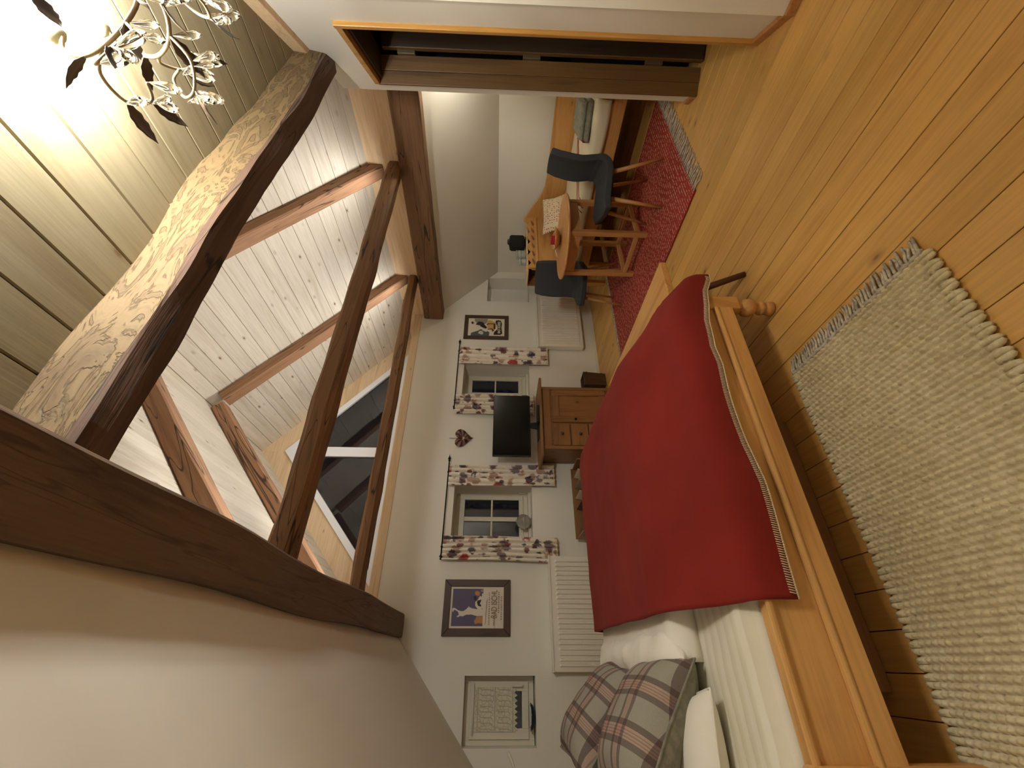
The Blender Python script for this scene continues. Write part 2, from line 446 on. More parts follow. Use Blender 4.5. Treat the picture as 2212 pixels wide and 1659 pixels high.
# ================================================================== STRUCTURE
D = 4.684; DG = 5.22
XL, XR = -0.95, 5.22
YB = -2.6
RX, RZ, SL = 2.30, 4.45, 0.862          # ridge and roof slope
ANG = math.atan(SL)

# ---- floor with planks
floor = struct(bx('floor', 'floor_gap', (XL-0.3, YB, -0.06), (XR+0.1, D, -0.024)))
PW = 0.122
def plank_mesh(wid, L, th, ch):
    m = MB(); a = wid/2
    prof = [(-a, 0), (a, 0), (a, th-ch), (a-ch, th), (-a+ch, th), (-a, th-ch)]
    m.prism([(x, 0, z) for x, z in prof], (0, L, 0)); return m
p0 = None
x = 1.19 - PW*19
while x < XR:
    if p0 is None:
        p0 = plank_mesh(PW-0.0030, D-YB, 0.024, 0.0016).build('plank', 'floor', floor); p0.location = (x+PW/2, YB, -0.024); 
    else:
        child(p0, floor, (x+PW/2, YB, -0.024 + random.uniform(-0.0006, 0.0006)))
    x += PW

# ---- flat boarded ceiling over the near half
ZC = 2.585
ceil = struct(bx('ceiling', 'floor_gap', (0.1, YB, ZC+0.02), (3.4, 1.22, ZC+0.06)))
c0 = None; CW = 0.1552; x = 0.64 - CW*4
while x < 3.3:
    if c0 is None:
        m = MB(); a = CW/2-0.0012; ch = 0.006
        m.prism([(-a, 0, 0.02), (a, 0, 0.02), (a, 0, ch), (a-ch*0.7, 0, 0), (-a+ch*0.7, 0, 0), (-a, 0, ch)], (0, 1.2-YB, 0))
        c0 = m.build('plank', 'ceil', ceil); c0.location = (x+CW/2, YB, ZC)
    else: child(c0, ceil, (x+CW/2, YB, ZC))
    x += CW

# ---- roof slopes with boards
def slope(side):
    e = struct(empty('ceiling', (RX, 1.12, RZ))); e.rotation_euler = (0, ANG*side, 0)
    L = 2.66
    BW = 0.147; n = int(L/BW)
    m = MB().box((0, 0, 0.024), (L*side, DG-1.12, 0.06)); m.build('backing', 'floor_gap', e)
    b0 = None
    for i in range(n):
        xa = (i+0.5)*BW*side
        if b0 is None:
            m = MB(); a = BW/2-0.001; ch = 0.005
            m.prism([(-a, 0, 0.022), (a, 0, 0.022), (a, 0, ch), (a-ch*0.6, 0, 0), (-a+ch*0.6, 0, 0), (-a, 0, ch)], (0, DG-1.12, 0))
            b0 = m.build('plank', 'roof', e); b0.location = (xa, 0, 0)
        else: child(b0, e, (xa, 0, 0))
    return e
slope(1); slope(-1)
# closing wall of the loft above the flat ceiling (behind the log)
struct(MB().prism([(0.2, 1.12, 2.6), (4.45, 1.12, 2.6), (RX, 1.12, RZ+0.05)], (0, -0.05, 0)).build('wall_loft', 'plaster'))
# upright boards between purlin and roof boards
ZS = RZ - SL*(4.262-RX)
struct(bx('trim_1', 'strip', (4.262, 1.12, 2.38), (4.29, DG, ZS+0.04)))
struct(bx('trim_2', 'strip', (2*RX-4.29, 1.12, 2.38), (2*RX-4.262, DG, ZS+0.04)))
for yy in (2.30, 3.74):
    pass

# ---- gable wall with window niches
HOLES = [('w1', 1.045, 1.690, 0.965, 1.846), ('w2', 2.76, 3.405, 0.960, 1.846), ('w3', -0.615, -0.107, 0.978, 1.620), ('ni', 4.578, 5.082, 0.934, 1.576)]
ZW = 2.52
def wall_holes(x0, x1, z0, z1, holes, y0):
    xs = sorted({x0, x1} | {h[1] for h in holes} | {h[2] for h in holes})
    zs = sorted({z0, z1} | {h[3] for h in holes} | {h[4] for h in holes})
    m = MB()
    for i in range(len(xs)-1):
        for j in range(len(zs)-1):
            xm, zm = (xs[i]+xs[i+1])/2, (zs[j]+zs[j+1])/2
            if any(h[1] < xm < h[2] and h[3] < zm < h[4] for h in holes): continue
            m.quad((xs[i], y0, zs[j]), (xs[i+1], y0, zs[j]), (xs[i+1], y0, zs[j+1]), (xs[i], y0, zs[j+1]))
    return m
wm = wall_holes(XL-0.3, XR+0.3, 0.0, ZW, HOLES, D)
DEP = {'w1': 5.06, 'w2': 5.06, 'w3': 4.87, 'ni': 4.92}
for nme, a, b, c, d in HOLES:
    q = DEP[nme]
    wm.quad((a, D, c), (a, q, c), (a, q, d), (a, D, d)); wm.quad((b, D, c), (b, D, d), (b, q, d), (b, q, c))
    wm.quad((a, D, d), (a, q, d), (b, q, d), (b, D, d)); wm.quad((a, D, c), (b, D, c), (b, q, c), (a, q, c))
    if nme == 'ni': wm.quad((a, q, c), (b, q, c), (b, q, d), (a, q, d))
wm.quad((XL-0.3, D, ZW), (XR+0.3, D, ZW), (XR+0.3, DG, ZW), (XL-0.3, DG, ZW))
struct(wm.build('wall_back', 'plaster', normals=False))
struct(bx('trim_3', 'panelX', (0.32, D-0.006, ZW), (4.30, DG, ZW+0.10), bevel=0.003))

# outer gable plane: boards either side of the glazed triangle
def zr(x): return RZ - SL*abs(x-RX)
GA = 4.145
win4 = struct(empty('window_4', (RX, DG, 2.6)))
def gpoly(name, mat, pts, y0, th, parent):
    m = MB().prism([(px_-RX, y0-DG, pz-2.6) for px_, pz in pts], (0, th, 0)); return m.build(name, mat, parent)
zi = lambda x: GA - SL*abs(x-RX)
gpoly('border_board', 'panelX', [(RX, GA), (RX, RZ+0.03), (4.35, zr(4.35)+0.03), (4.35, 2.6), (RX+(GA-2.6)/SL, 2.6)], DG, 0.05, win4)
gpoly('border_board', 'panelX', [(RX, GA), (RX-(GA-2.6)/SL, 2.6), (0.25, 2.6), (0.25, zr(0.25)+0.03), (RX, RZ+0.03)], DG, 0.05, win4)
FR = 0.10
zi2 = lambda x: GA-FR - SL*abs(x-RX)
xb = RX + (GA-2.6)/SL; xb2 = RX + (GA-FR-2.6)/SL
gpoly('frame_bar', 'white_frame', [(RX, GA), (xb, 2.6), (xb2, 2.6), (RX, GA-FR)], DG-0.03, 0.06, win4)
gpoly('frame_bar', 'white_frame', [(RX, GA), (RX, GA-FR), (2*RX-xb2, 2.6), (2*RX-xb, 2.6)], DG-0.03, 0.06, win4)
gpoly('frame_bar', 'white_frame', [(2*RX-xb2, 2.6), (xb2, 2.6), (xb2-0.2, 2.80), (2*RX-xb2+0.2, 2.80)], DG-0.028, 0.056, win4)
gpoly('mullion', 'white_frame', [(RX-0.065, 2.78), (RX+0.065, 2.78), (RX+0.065, GA-FR), (RX-0.065, GA-FR)], DG-0.026, 0.052, win4)
for sgn in (-1, 1):
    gpoly('pane', 'glass', [(RX+sgn*0.05, 2.74), (RX+sgn*(xb2-RX-0.12), 2.74), (RX+sgn*0.05, GA-FR-0.02)], DG, 0.012, win4)
# dark night air behind: the sky itself

# ---- plaster slopes and knee walls
def slab(name, mat, p, q, y0, y1, th=0.06):
    (xa, za), (xb_, zb) = p, q
    n = Vector((-(zb-za), 0, xb_-xa)).normalized()*th
    if n.z < 0: n = -n
    return struct(MB().prism([(xa, y0, za), (xb_, y0, zb), (xb_+n.x, y0, zb+n.z), (xa+n.x, y0, za+n.z)], (0, y1-y0, 0)).build(name, mat))
slab('wall_slope_left', 'plaster2', (0.215, 2.285), (XL, 1.335), YB, D+0.02)
slab('wall_slope_right', 'plaster2', (4.30, 2.27), (XR, 1.425), 1.36, D+0.02)
struct(bx('wall_left', 'plaster', (XL-0.06, YB, 0), (XL, D, 1.40)))
struct(bx('wall_right', 'plaster', (XR, 1.36, 0), (XR+0.06, D, 1.46)))
struct(bx('wall_front', 'plaster', (XL-0.1, YB-0.06, 0), (2.7, YB, 2.7)))

# ---- diagonal wall with the doorway, short wall beside it, dark room behind
A0 = Vector((2.560, 0.667, 0)); A1 = Vector((2.770, 0.826, 0)); A2 = Vector((3.458, 1.418, 0))
wd = Vector((0.758, 0.652, 0)).normalized(); wn = Vector((wd.y, -wd.x, 0))   # wn points away from the camera
L2 = (A2-A1).length; SJ = L2-0.128     # door opening runs from A1 to SJ along the wall
ZD = 2.235
def wp(s_, dpt, z): return A1 + wd*s_ + wn*dpt + Vector((0, 0, z))
ZT = 2.52; TH = 0.16
def wbox(name, mat, s0, s1, d0, d1, z0, z1, parent=None, bevel=0):
    m = MB()
    pts = [wp(s0, d0, z0), wp(s1, d0, z0), wp(s1, d1, z0), wp(s0, d1, z0)]
    m.prism(pts, (0, 0, z1-z0)); return m.build(name, mat, parent, bevel=bevel)
s00 = -(A1-A0).length
m = MB()
for (s0, s1, z0, z1) in ((s00, 0.0, 0, ZT), (0.0, SJ, ZD, ZT), (SJ, L2, 0, ZT)):
    m.prism([wp(s0, 0, z0), wp(s1, 0, z0), wp(s1, TH, z0), wp(s0, TH, z0)], (0, 0, z1-z0))
struct(m.build('wall_diagonal', 'plaster'))
struct(bx('wall_short', 'plaster', (2.56, YB, 0), (2.62, 0.672, ZT)))
struct(bx('wall_alcove', 'plaster', (3.47, 1.32, 0), (XR+0.06, 1.418, ZT)))
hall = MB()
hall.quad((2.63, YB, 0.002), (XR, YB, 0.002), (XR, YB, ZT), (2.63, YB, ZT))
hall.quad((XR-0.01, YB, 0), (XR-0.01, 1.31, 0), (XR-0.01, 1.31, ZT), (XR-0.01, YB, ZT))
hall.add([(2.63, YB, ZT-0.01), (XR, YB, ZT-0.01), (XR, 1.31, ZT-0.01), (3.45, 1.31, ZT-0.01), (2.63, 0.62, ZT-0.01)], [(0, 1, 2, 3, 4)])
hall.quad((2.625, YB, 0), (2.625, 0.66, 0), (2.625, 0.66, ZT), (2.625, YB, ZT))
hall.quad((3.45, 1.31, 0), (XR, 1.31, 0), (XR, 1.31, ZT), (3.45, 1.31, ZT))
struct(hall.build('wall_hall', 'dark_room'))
# the ceiling edge strip along that wall
struct(wbox('trim_4', 'strip', s00-0.02, 0.55, -0.035, 0.02, ZT-0.005, ZC+0.02, bevel=0.004))
# door: trim, linings, open leaf, hinges
door = struct(empty('door_1', A1))
def dpart(name, mat, s0, s1, d0, d1, z0, z1, bevel=0.003):
    o = wbox(name, mat, s0, s1, d0, d1, z0, z1, None, bevel); o.parent = door; o.location = -A1; return o
dpart('trim_board', 'doortrim', -0.002, 0.030, -0.022, 0.02, 0, ZD+0.022)
dpart('trim_board', 'doortrim', 0.030, SJ-0.012, -0.016, 0.02, ZD-0.012, ZD+0.022)
dpart('jamb', 'doorwood', SJ-0.016, SJ+0.004, -0.012, 0.07, 0.0, ZD)
dpart('jamb', 'doorwood', SJ-0.022, SJ-0.0, 0.07, 0.16, 0.0, ZD-0.015)
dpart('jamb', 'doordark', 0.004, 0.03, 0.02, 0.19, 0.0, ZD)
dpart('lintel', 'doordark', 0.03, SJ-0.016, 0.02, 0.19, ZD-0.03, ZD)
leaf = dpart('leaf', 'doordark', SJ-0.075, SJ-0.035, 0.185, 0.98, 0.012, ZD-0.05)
o = dpart('leaf_edge', 'doorwood', SJ-0.078, SJ-0.032, 0.181, 0.186, 0.012, ZD-0.05)
for zz in (0.28, 1.12, 1.97):
    dpart('hinge', 'hinge_metal', SJ-0.05, SJ-0.02, 0.158, 0.19, zz, zz+0.12, 0.004)
# skirting
def skirt(name, p, q, mat='skirt', th=0.014, h=0.03):
    p, q = Vector(p), Vector(q); d = (q-p).normalized(); n = Vector((-d.y, d.x, 0))*th
    return struct(MB().prism([p, q, q+n, p+n], (0, 0, h)).build(name, mat, bevel=0.003))
skirt('baseboard_diagonal', wp(s00, -0.0, 0), wp(-0.002, 0, 0), 'skirt', 0.022, 0.045)
skirt('baseboard_diagonal.001', wp(SJ+0.006, 0, 0), wp(L2, 0, 0), 'skirt', 0.02, 0.04)
skirt('baseboard_short', (2.56, YB, 0), (2.56, 0.667, 0), 'skirt', 0.022, 0.045)
skirt('baseboard_back', (XR, D, 0), (XL, D, 0), 'white_paint', 0.016, 0.05)

# ================================================================== BEAMS
def beam(name, mat, p, q, wy, hz, label, n=34, wob=0.010, chamf=0.02, seed=0.0, waney=None, side=None):
    """rough squared timber from p to q (bottom centre line); wy across, hz up. waney: extra bulge on the -side face"""
    p, q = Vector(p), Vector(q); d = (q-p); L = d.length; d.normalize()
    upv = Vector((0, 0, 1)); ac = d.cross(upv).normalized(); vv = ac.cross(d).normalized()
    o = thing(name, label, 'beam', tuple(p))
    yv = vv.cross(d)
    o.matrix_world = Matrix(((d.x, yv.x, vv.x, p.x), (d.y, yv.y, vv.y, p.y), (d.z, yv.z, vv.z, p.z), (0, 0, 0, 1)))
    a, h = wy/2, hz; c = chamf
    prof = [(-a+c, 0), (0, 0), (a-c, 0), (a, c), (a, h*0.5), (a, h-c), (a-c, h), (0, h), (-a+c, h), (-a, h-c), (-a, h*0.72), (-a, h*0.45), (-a, c)]
    m = MB(); vs = []
    for i in range(n):
        t = i/(n-1); pp = Vector((t*L, 0, 0))
        sx = nz(t*L*1.1, seed, 1.3)*wob*1.8; sz = nz(t*L*1.1, seed, 7.7)*wob*1.2
        for k, (y, z) in enumerate(prof):
            f = nz(t*L*3.0+k*0.31, seed+k*0.7, 3.1)*wob
            yy, zz = y*(1+f*2.5), z+f*0.8
            if waney and k in waney: yy += waney[k]*(1+0.9*nz(t*L*2.3, seed, k*0.2))
            vs.append(pp + Vector((0, -(yy+sx), zz+sz)))
    K = len(prof)
    fs = [(j*K+k, j*K+(k+1) % K, (j+1)*K+(k+1) % K, (j+1)*K+k) for j in range(n-1) for k in range(K)]
    fs += [tuple(range(K)), tuple(range((n-1)*K, n*K))[::-1]]
    m.add(vs, fs); return o, m, K, n
def simple_beam(*a, **k):
    o, m, K, n = beam(*a, **k)
    b = m.build('timber', a[1], o, smooth=False); 
    return o
# right purlin, rising slightly towards the gable
simple_beam('purlin', 'beamY', (4.27, 1.40, 2.118), (4.27, D-0.005, 2.205), 0.18, 0.275,
            'brown squared purlin above the alcove slope on the right', seed=2.0, wob=0.007, chamf=0.012)
simple_beam('purlin', 'purlinL', (0.283, YB, 2.222), (0.283, D-0.005, 2.222), 0.20, 0.25,
            'wide dark purlin overhead above the white sloping wall by the bed', n=70, seed=5.0, wob=0.010, chamf=0.012)
simple_beam('tie_beam', 'beamX', (0.22, 2.455, 2.445), (4.29, 2.455, 2.405), 0.145, 0.145,
            'brown tie beam crossing the loft opening, nearer of the two thin ones', n=44, seed=9.0, wob=0.016, chamf=0.03)
simple_beam('tie_beam', 'beamX', (0.22, 3.965, 2.463), (4.29, 3.965, 2.478), 0.12, 0.115,
            'brown tie beam crossing the loft opening closest to the gable glazing', n=44, seed=13.0, wob=0.014, chamf=0.025)
# the big waney log at the edge of the flat ceiling: face to the room pale, underside dark
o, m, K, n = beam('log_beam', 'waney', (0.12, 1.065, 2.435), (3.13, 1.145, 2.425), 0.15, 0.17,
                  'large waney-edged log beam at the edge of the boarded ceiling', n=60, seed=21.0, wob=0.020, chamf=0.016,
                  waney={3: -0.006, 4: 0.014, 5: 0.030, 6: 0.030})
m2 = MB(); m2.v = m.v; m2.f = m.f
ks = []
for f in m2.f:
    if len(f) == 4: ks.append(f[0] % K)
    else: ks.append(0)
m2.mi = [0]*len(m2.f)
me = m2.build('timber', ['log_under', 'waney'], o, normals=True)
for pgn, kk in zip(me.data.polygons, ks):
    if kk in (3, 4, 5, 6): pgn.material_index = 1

# rafters: two pairs
def rafter(yc, side, label, seed):
    wdt, dep = 0.135, 0.13
    topx = RX + 0.01*side; botx = RX + side*1.945
    z = lambda x: RZ - SL*abs(x-RX) - dep/math.cos(ANG) - 0.002
    p = (topx, yc, z(topx)); q = (botx, yc, z(botx))
    return simple_beam('rafter', 'rafter', p, q, wdt, dep, label, n=30, seed=seed, wob=0.008, chamf=0.012)
rafter(2.50, 1, 'rafter of the nearer pair on the right roof slope', 31)
rafter(2.50, -1, 'broad rafter of the nearer pair on the left roof slope', 33)
rafter(3.99, 1, 'rafter of the farther pair on the right roof slope', 35)
rafter(3.99, -1, 'rafter of the farther pair on the left roof slope', 37)

# ================================================================== LAMPS ON THE PURLINS (indirect loft light)
def strip_light(x0, y0, x1, y1, z, tilt, label, power, rise=0.0):
    L = math.hypot(x1-x0, y1-y0); rz = math.atan2(y1-y0, x1-x0)-PI/2
    o = thing('light_strip', label, 'lamp', ((x0+x1)/2, (y0+y1)/2, z), rz)
    o.rotation_euler = (math.atan2(rise, L), 0, rz)
    bx('channel', 'chrome', (-0.012, -L/2, 0), (0.012, L/2, 0.010), o)
    bx('diffuser', 'led', (-0.009, -L/2+0.01, 0.010), (0.009, L/2-0.01, 0.013), o)
    l = bpy.data.lights.new('strip_lamp', 'AREA'); l.shape = 'RECTANGLE'; l.size = 0.02; l.size_y = L; l.energy = power
    l.color = (1.0, 1.0, 0.98)
    lo = bpy.data.objects.new('lamp_light', l); COL.objects.link(lo); lo.parent = o; lo.location = (0, 0, 0.016); lo.rotation_euler = (PI, tilt, 0)
    return o
strip_light(0.325, 1.45, 0.325, D-0.15, 2.492, 0.45, 'thin light strip lying on top of the left purlin', UP_W)
strip_light(0.6, 2.475, 4.0, 2.475, 2.570, 0.0, 'thin light strip lying on top of the nearer thin tie beam', TIE_W, -0.034)
strip_light(0.6, 3.98, 4.0, 3.98, 2.574, 0.0, 'thin light strip lying on the tie beam closest to the gable', TIE_W, 0.013)

# ================================================================== WINDOWS
def casement(name, x0, x1, z0, z1, y, bars=True, hinge=None):
    """white casement set in a niche, front face at y"""
    W = struct(empty(name, ((x0+x1)/2, y, z0)))
    cx_ = (x0+x1)/2; a = (x1-x0)/2; h = z1-z0
    fo = 0.055
    def p(nm, mat, a0, b0, parent=W, bv=0.004): return bx(nm, mat, a0, b0, parent, bv)
    p('frame', 'white_paint', (-a, 0, 0), (-a+fo, 0.05, h)); p('frame', 'white_paint', (a-fo, 0, 0), (a, 0.05, h))
    p('frame', 'white_paint', (-a+fo, 0, 0), (a-fo, 0.05, fo)); p('frame', 'white_paint', (-a+fo, 0, h-fo), (a-fo, 0.05, h))
    return W, a, h, fo
def bars_and_panes(W, a, h, fo, cols, rows, sash=0.05, midw=0.05):
    ix0, ix1, iz0, iz1 = -a+fo, a-fo, fo, h-fo
    def p(nm, mat, a0, b0, bv=0.003): return bx(nm, mat, a0, b0, W, bv)
    # sash
    p('sash', 'white_paint', (ix0, -0.012, iz0), (ix0+sash, 0.04, iz1)); p('sash', 'white_paint', (ix1-sash, -0.012, iz0), (ix1, 0.04, iz1))
    p('sash', 'white_paint', (ix0+sash, -0.012, iz0), (ix1-sash, 0.04, iz0+sash)); p('sash', 'white_paint', (ix0+sash, -0.012, iz1-sash), (ix1-sash, 0.04, iz1))
    gx0, gx1, gz0, gz1 = ix0+sash, ix1-sash, iz0+sash, iz1-sash
    cwid = (gx1-gx0)/cols; rh = (gz1-gz0)/rows
    for i in range(1, cols): p('mullion', 'white_paint', (gx0+i*cwid-midw/2, -0.008, gz0), (gx0+i*cwid+midw/2, 0.035, gz1))
    for j in range(1, rows): p('glazing_bar', 'white_paint', (gx0, -0.004, gz0+j*rh-0.010), (gx1, 0.03, gz0+j*rh+0.010))
    for i in range(cols):
        for j in range(rows):
            bx('pane', 'glass', (gx0+i*cwid, 0.012, gz0+j*rh), (gx0+(i+1)*cwid, 0.020, gz0+(j+1)*rh), W)
for nm, (x0, x1, z0, z1) in (('window_1', (1.06, 1.722, 0.995, 1.846)), ('window_2', (2.775, 3.437, 0.99, 1.846))):
    W, a, h, fo = casement(nm, x0, x1, z0, z1, 5.0)
    bars_and_panes(W, a, h, fo, 2, 2)
    bx('sill', 'white_paint', (-a-0.02, -0.08, -0.03), (a+0.02, 0.05, 0.0), W, 0.003)
    h_ = MB().tube([(0.30, -0.02, 0.10), (0.30, -0.05, 0.10), (0.30, -0.05, 0.02)], 0.008, 6).build('handle', 'white_metal', W, smooth=True)
W, a, h, fo = casement('window_3', -0.615, -0.107, 0.985, 1.618, 4.82)
ix0, ix1, iz0, iz1 = -a+0.045, a-0.045, 0.05, h-0.05
for nmx, A_, B_ in (('sash', (ix0, -0.02, iz0), (ix0+0.075, 0.03, iz1)), ('sash', (ix1-0.075, -0.02, iz0), (ix1, 0.03, iz1)),
                    ('sash', (ix0+0.075, -0.02, iz0), (ix1-0.075, 0.03, iz0+0.06)), ('sash', (ix0+0.075, -0.02, iz1-0.075), (ix1-0.075, 0.03, iz1))):
    bx(nmx, 'white_paint', A_, B_, W, 0.004)
bx('pane', 'glass', (ix0+0.07, 0.0, iz0+0.05), (ix1-0.07, 0.008, iz1-0.07), W)
MB().tube([(ix1-0.035, -0.03, 0.10), (ix1-0.035, -0.05, 0.11), (ix1-0.035, -0.05, 0.20)], 0.008, 6).build('handle', 'white_metal', W, smooth=True)
# lace half curtain: panel with zigzag hem, thread relief
lc = thing('lace_curtain', 'cream lace panel curtain with zigzag hem on the small window', 'curtain', (-0.361, 4.79, 1.15))
xa, xb_ = -0.155, 0.165; nzg = 8
top = 0.375; pts = [(xb_, 0, top), (xa, 0, top)]
for i in range(nzg+1):
    pts.append((xa+(xb_-xa)*i/nzg, 0, 0.012))
    if i < nzg: pts.append((xa+(xb_-xa)*(i+0.5)/nzg, 0, -0.014))
MB().prism(pts, (0, 0.003, 0)).build('panel', 'lace', lc)
th = MB()
for i in range(8):
    xx = xa+(xb_-xa)*(i+0.5)/8
    for z0_, z1_ in ((0.05, 0.17), (0.21, 0.33)): th.tube([(xx-0.012, -0.002, z0_), (xx, -0.002, z0_+0.02), (xx, -0.002, z1_-0.02), (xx+0.012, -0.002, z1_)], 0.0028, 4)
for zz in (0.03, 0.19, 0.345): th.tube([(xa, -0.002, zz), (xb_, -0.002, zz)], 0.003, 4)
th.build('stitching', 'lace_thread', lc)
MB().tube([(-0.18, -0.004, top+0.012), (0.19, -0.004, top+0.012)], 0.007, 6).build('rod', 'white_metal', lc, smooth=True)
tag(MB().lathe([(0.015, 0), (0.05, 0.004), (0.085, 0.02), (0.105, 0.042), (0.100, 0.042), (0.080, 0.024), (0.02, 0.010)], 20).build('blue_bowl', 'bowl', smooth=True, off=(-0.41, 4.757, 0.979)),
    'shallow navy bowl on the sill of the small window', 'bowl')

# ================================================================== CURTAINS, RODS
def rod(x0, x1, z, label):
    o = thing('curtain_rod', label, 'curtain rod', ((x0+x1)/2, D-0.055, z)); a = (x1-x0)/2
    MB().tube([(-a, 0, 0), (a, 0, 0)], 0.007, 8).build('rod', 'iron', o, smooth=True)
    for s_ in (-1, 1):
        MB().lathe([(0.004, 0), (0.013, 0.006), (0.013, 0.012), (0.008, 0.02), (0.019, 0.032), (0.012, 0.045), (0.006, 0.06), (0.002, 0.085)], 10, axis='X').build('finial', 'iron', o, smooth=True).location = (s_*a, 0, 0)
        if s_ < 0: o.children[-1].rotation_euler = (0, 0, PI)
        MB().tube([(s_*(a-0.10), 0, 0), (s_*(a-0.10), 0.052, 0)], 0.006, 6).build('bracket', 'iron', o, smooth=True)
        MB().lathe([(0.006, -0.012), (0.012, -0.006), (0.012, 0.006), (0.006, 0.012)], 8, axis='X').build('ring', 'iron', o, smooth=True).location = (s_*(a-0.13), 0, 0)
rod(0.87, 1.95, 1.925, 'black iron curtain rod with spear finials above the left casement window')
rod(2.65, 3.70, 1.925, 'black iron curtain rod with spear finials above the window behind the television')
def curtain(x0, x1, z0, z1, folds, seed, label):
    cxm = (x0+x1)/2
    o = thing('curtain', label, 'curtain', (cxm, D-0.055, z0))
    hh = z1-z0; wdt = x1-x0
    def fn(u, v):
        z = v*hh; amp = 0.030*(0.65+0.35*v)
        xx = (u-0.5)*wdt*(1.0-0.05*v) + 0.010*math.sin(v*5+seed)*(1-v)
        ph = u*folds*PI+seed+0.5*math.sin(v*3+seed)+0.5*nz(u*3, seed)
        y = amp*(1.0-1.9*abs(math.sin(ph))**0.75) + 0.008*nz(u*6+seed, v*3)
        return Vector((xx, y, z))
    MB().grid(folds*12+1, 30, fn).build('cloth', 'floral', o, smooth=True, solid=0.004)
    def hem(u, v):
        p = fn(u, 0); p.z -= 0.0; return p + Vector((0, -0.004, 0.014*v))
    MB().grid(folds*12+1, 2, hem).build('hem', 'stitch', o, smooth=True, solid=0.006)
curtain(1.655, 1.905, 0.705, 1.915, 4, 1.0, 'floral curtain on the right side of the left casement window')
curtain(0.865, 1.110, 0.715, 1.915, 5, 4.2, 'floral curtain beside the tall poster, left side of the left window')
curtain(3.345, 3.635, 0.705, 1.915, 4, 7.7, 'floral curtain hanging in front of the radiator near the ski poster')
curtain(2.590, 2.880, 0.915, 1.915, 5, 9.4, 'floral curtain partly hidden behind the television')

# glass ball on the sill of window_1
gb = thing('glass_ball_lamp', 'faceted glass ball on the sill of the left window', 'ornament', (1.33, 4.86, 0.968))
m = MB()
def ball(u, v):
    a = 2*PI*u; t = PI*(0.06+0.88*v); r = 0.082
    return Vector((r*math.sin(t)*math.cos(a), r*math.sin(t)*math.sin(a), 0.088-r*math.cos(t)))
m.grid(18, 11, ball, True); m.build('ball', 'ball_glass', gb)
MB().lathe([(0.034, 0), (0.036, 0.012), (0.02, 0.016)], 14).build('base', 'chrome', gb, smooth=True)
MB().lathe([(0.016, 0.164), (0.014, 0.176), (0.005, 0.178)], 12).build('cap', 'chrome', gb, smooth=True)

# ================================================================== PICTURES
def frame(name, label, cxx, zc, wd_, ht, fwid):
    o = thing(name, label, 'picture', (cxx, D-0.022, zc-ht/2))
    a = wd_/2
    def bar(pts, mat):
        m = MB().prism(pts, (0, -0.0, 0)) if False else MB()
        m.prism(pts, (0, 0.020, 0)); return m.build('frame_bar', mat, o, bevel=0.004)
    i = fwid
    bar([(-a, 0, 0), (a, 0, 0), (a-i, 0, i), (-a+i, 0, i)], 'dark_frame'); bar([(-a, 0, ht), (-a+i, 0, ht-i), (a-i, 0, ht-i), (a, 0, ht)], 'dark_frame')
    bar([(-a, 0, 0), (-a+i, 0, i), (-a+i, 0, ht-i), (-a, 0, ht)], 'dark_frameZ'); bar([(a, 0, 0), (a, 0, ht), (a-i, 0, ht-i), (a-i, 0, i)], 'dark_frameZ')
    sheet_ = bx('sheet', 'p_cream', (-a+i-0.002, 0.011, i-0.002), (a-i+0.002, 0.016, ht-i+0.002), o)
    return o, sheet_
layer = [0]
def shape(par, mat, pts, name='print', k=None):
    """flat printed shape on a sheet; pts in sheet metres (x,z)"""
    layer[0] += 1
    y = 0.0108 - 0.00012*(layer[0] % 40) if k is None else k
    return MB().add([(x, y, z) for x, z in pts], [tuple(range(len(pts)))]).build(name, mat, par, normals=False)
def text(par, mat, s, size, x, z, sx=1.0, y=0.0055, align='CENTER', bold=0.008):
    cu = bpy.data.curves.new('lettering', 'FONT'); cu.body = s; cu.size = size; cu.align_x = align; cu.extrude = 0.0003; cu.offset = size*bold
    to = bpy.data.objects.new('lettering', cu); COL.objects.link(to)
    dg = bpy.context.evaluated_depsgraph_get()
    me = bpy.data.meshes.new_from_object(to.evaluated_get(dg)); bpy.data.objects.remove(to)
    me.materials.clear(); me.materials.append(M[mat])
    me.transform(Matrix.Rotation(PI/2, 4, 'X') @ Matrix.Diagonal((sx, 1, 1, 1)))
    o = bpy.data.objects.new('lettering', me); COL.objects.link(o); o.parent = par; o.location = (x, y, z); return o

# poster 1: BAD ISCHL
P1, sh = frame('framed_poster', 'wide dark-framed blue poster with white statue lettered BAD ISCHL', 0.447, 1.535, 0.494, 0.655, 0.066)
# inner sheet runs x -0.181..0.181, z 0.066..0.589
layer[0] = 0
shape(sh, 'p_blue', [(-0.163, 0.268), (0.163, 0.268), (0.163, 0.570), (-0.163, 0.570)])
shape(sh, 'p_white', [(-0.09, 0.235), (-0.01, 0.232), (0.02, 0.25), (0.13, 0.24), (0.12, 0.28), (0.05, 0.29), (-0.02, 0.275), (-0.08, 0.27)])
fig = [(-0.075, 0.27), (-0.02, 0.27), (-0.018, 0.33), (-0.012, 0.37), (-0.002, 0.40), (0.008, 0.405), (-0.018, 0.43), (-0.034, 0.455), (-0.036, 0.48), (-0.028, 0.51), (-0.012, 0.535), (-0.006, 0.555), (-0.016, 0.568),
       (-0.034, 0.566), (-0.046, 0.556), (-0.030, 0.552), (-0.024, 0.54), (-0.042, 0.508), (-0.066, 0.50), (-0.082, 0.52), (-0.088, 0.51), (-0.078, 0.49), (-0.080, 0.46), (-0.066, 0.43), (-0.064, 0.38), (-0.078, 0.32)]
shape(sh, 'p_white', fig)
shape(sh, 'p_cream', [(-0.060, 0.30), (-0.03, 0.30), (-0.026, 0.40), (-0.05, 0.41)])
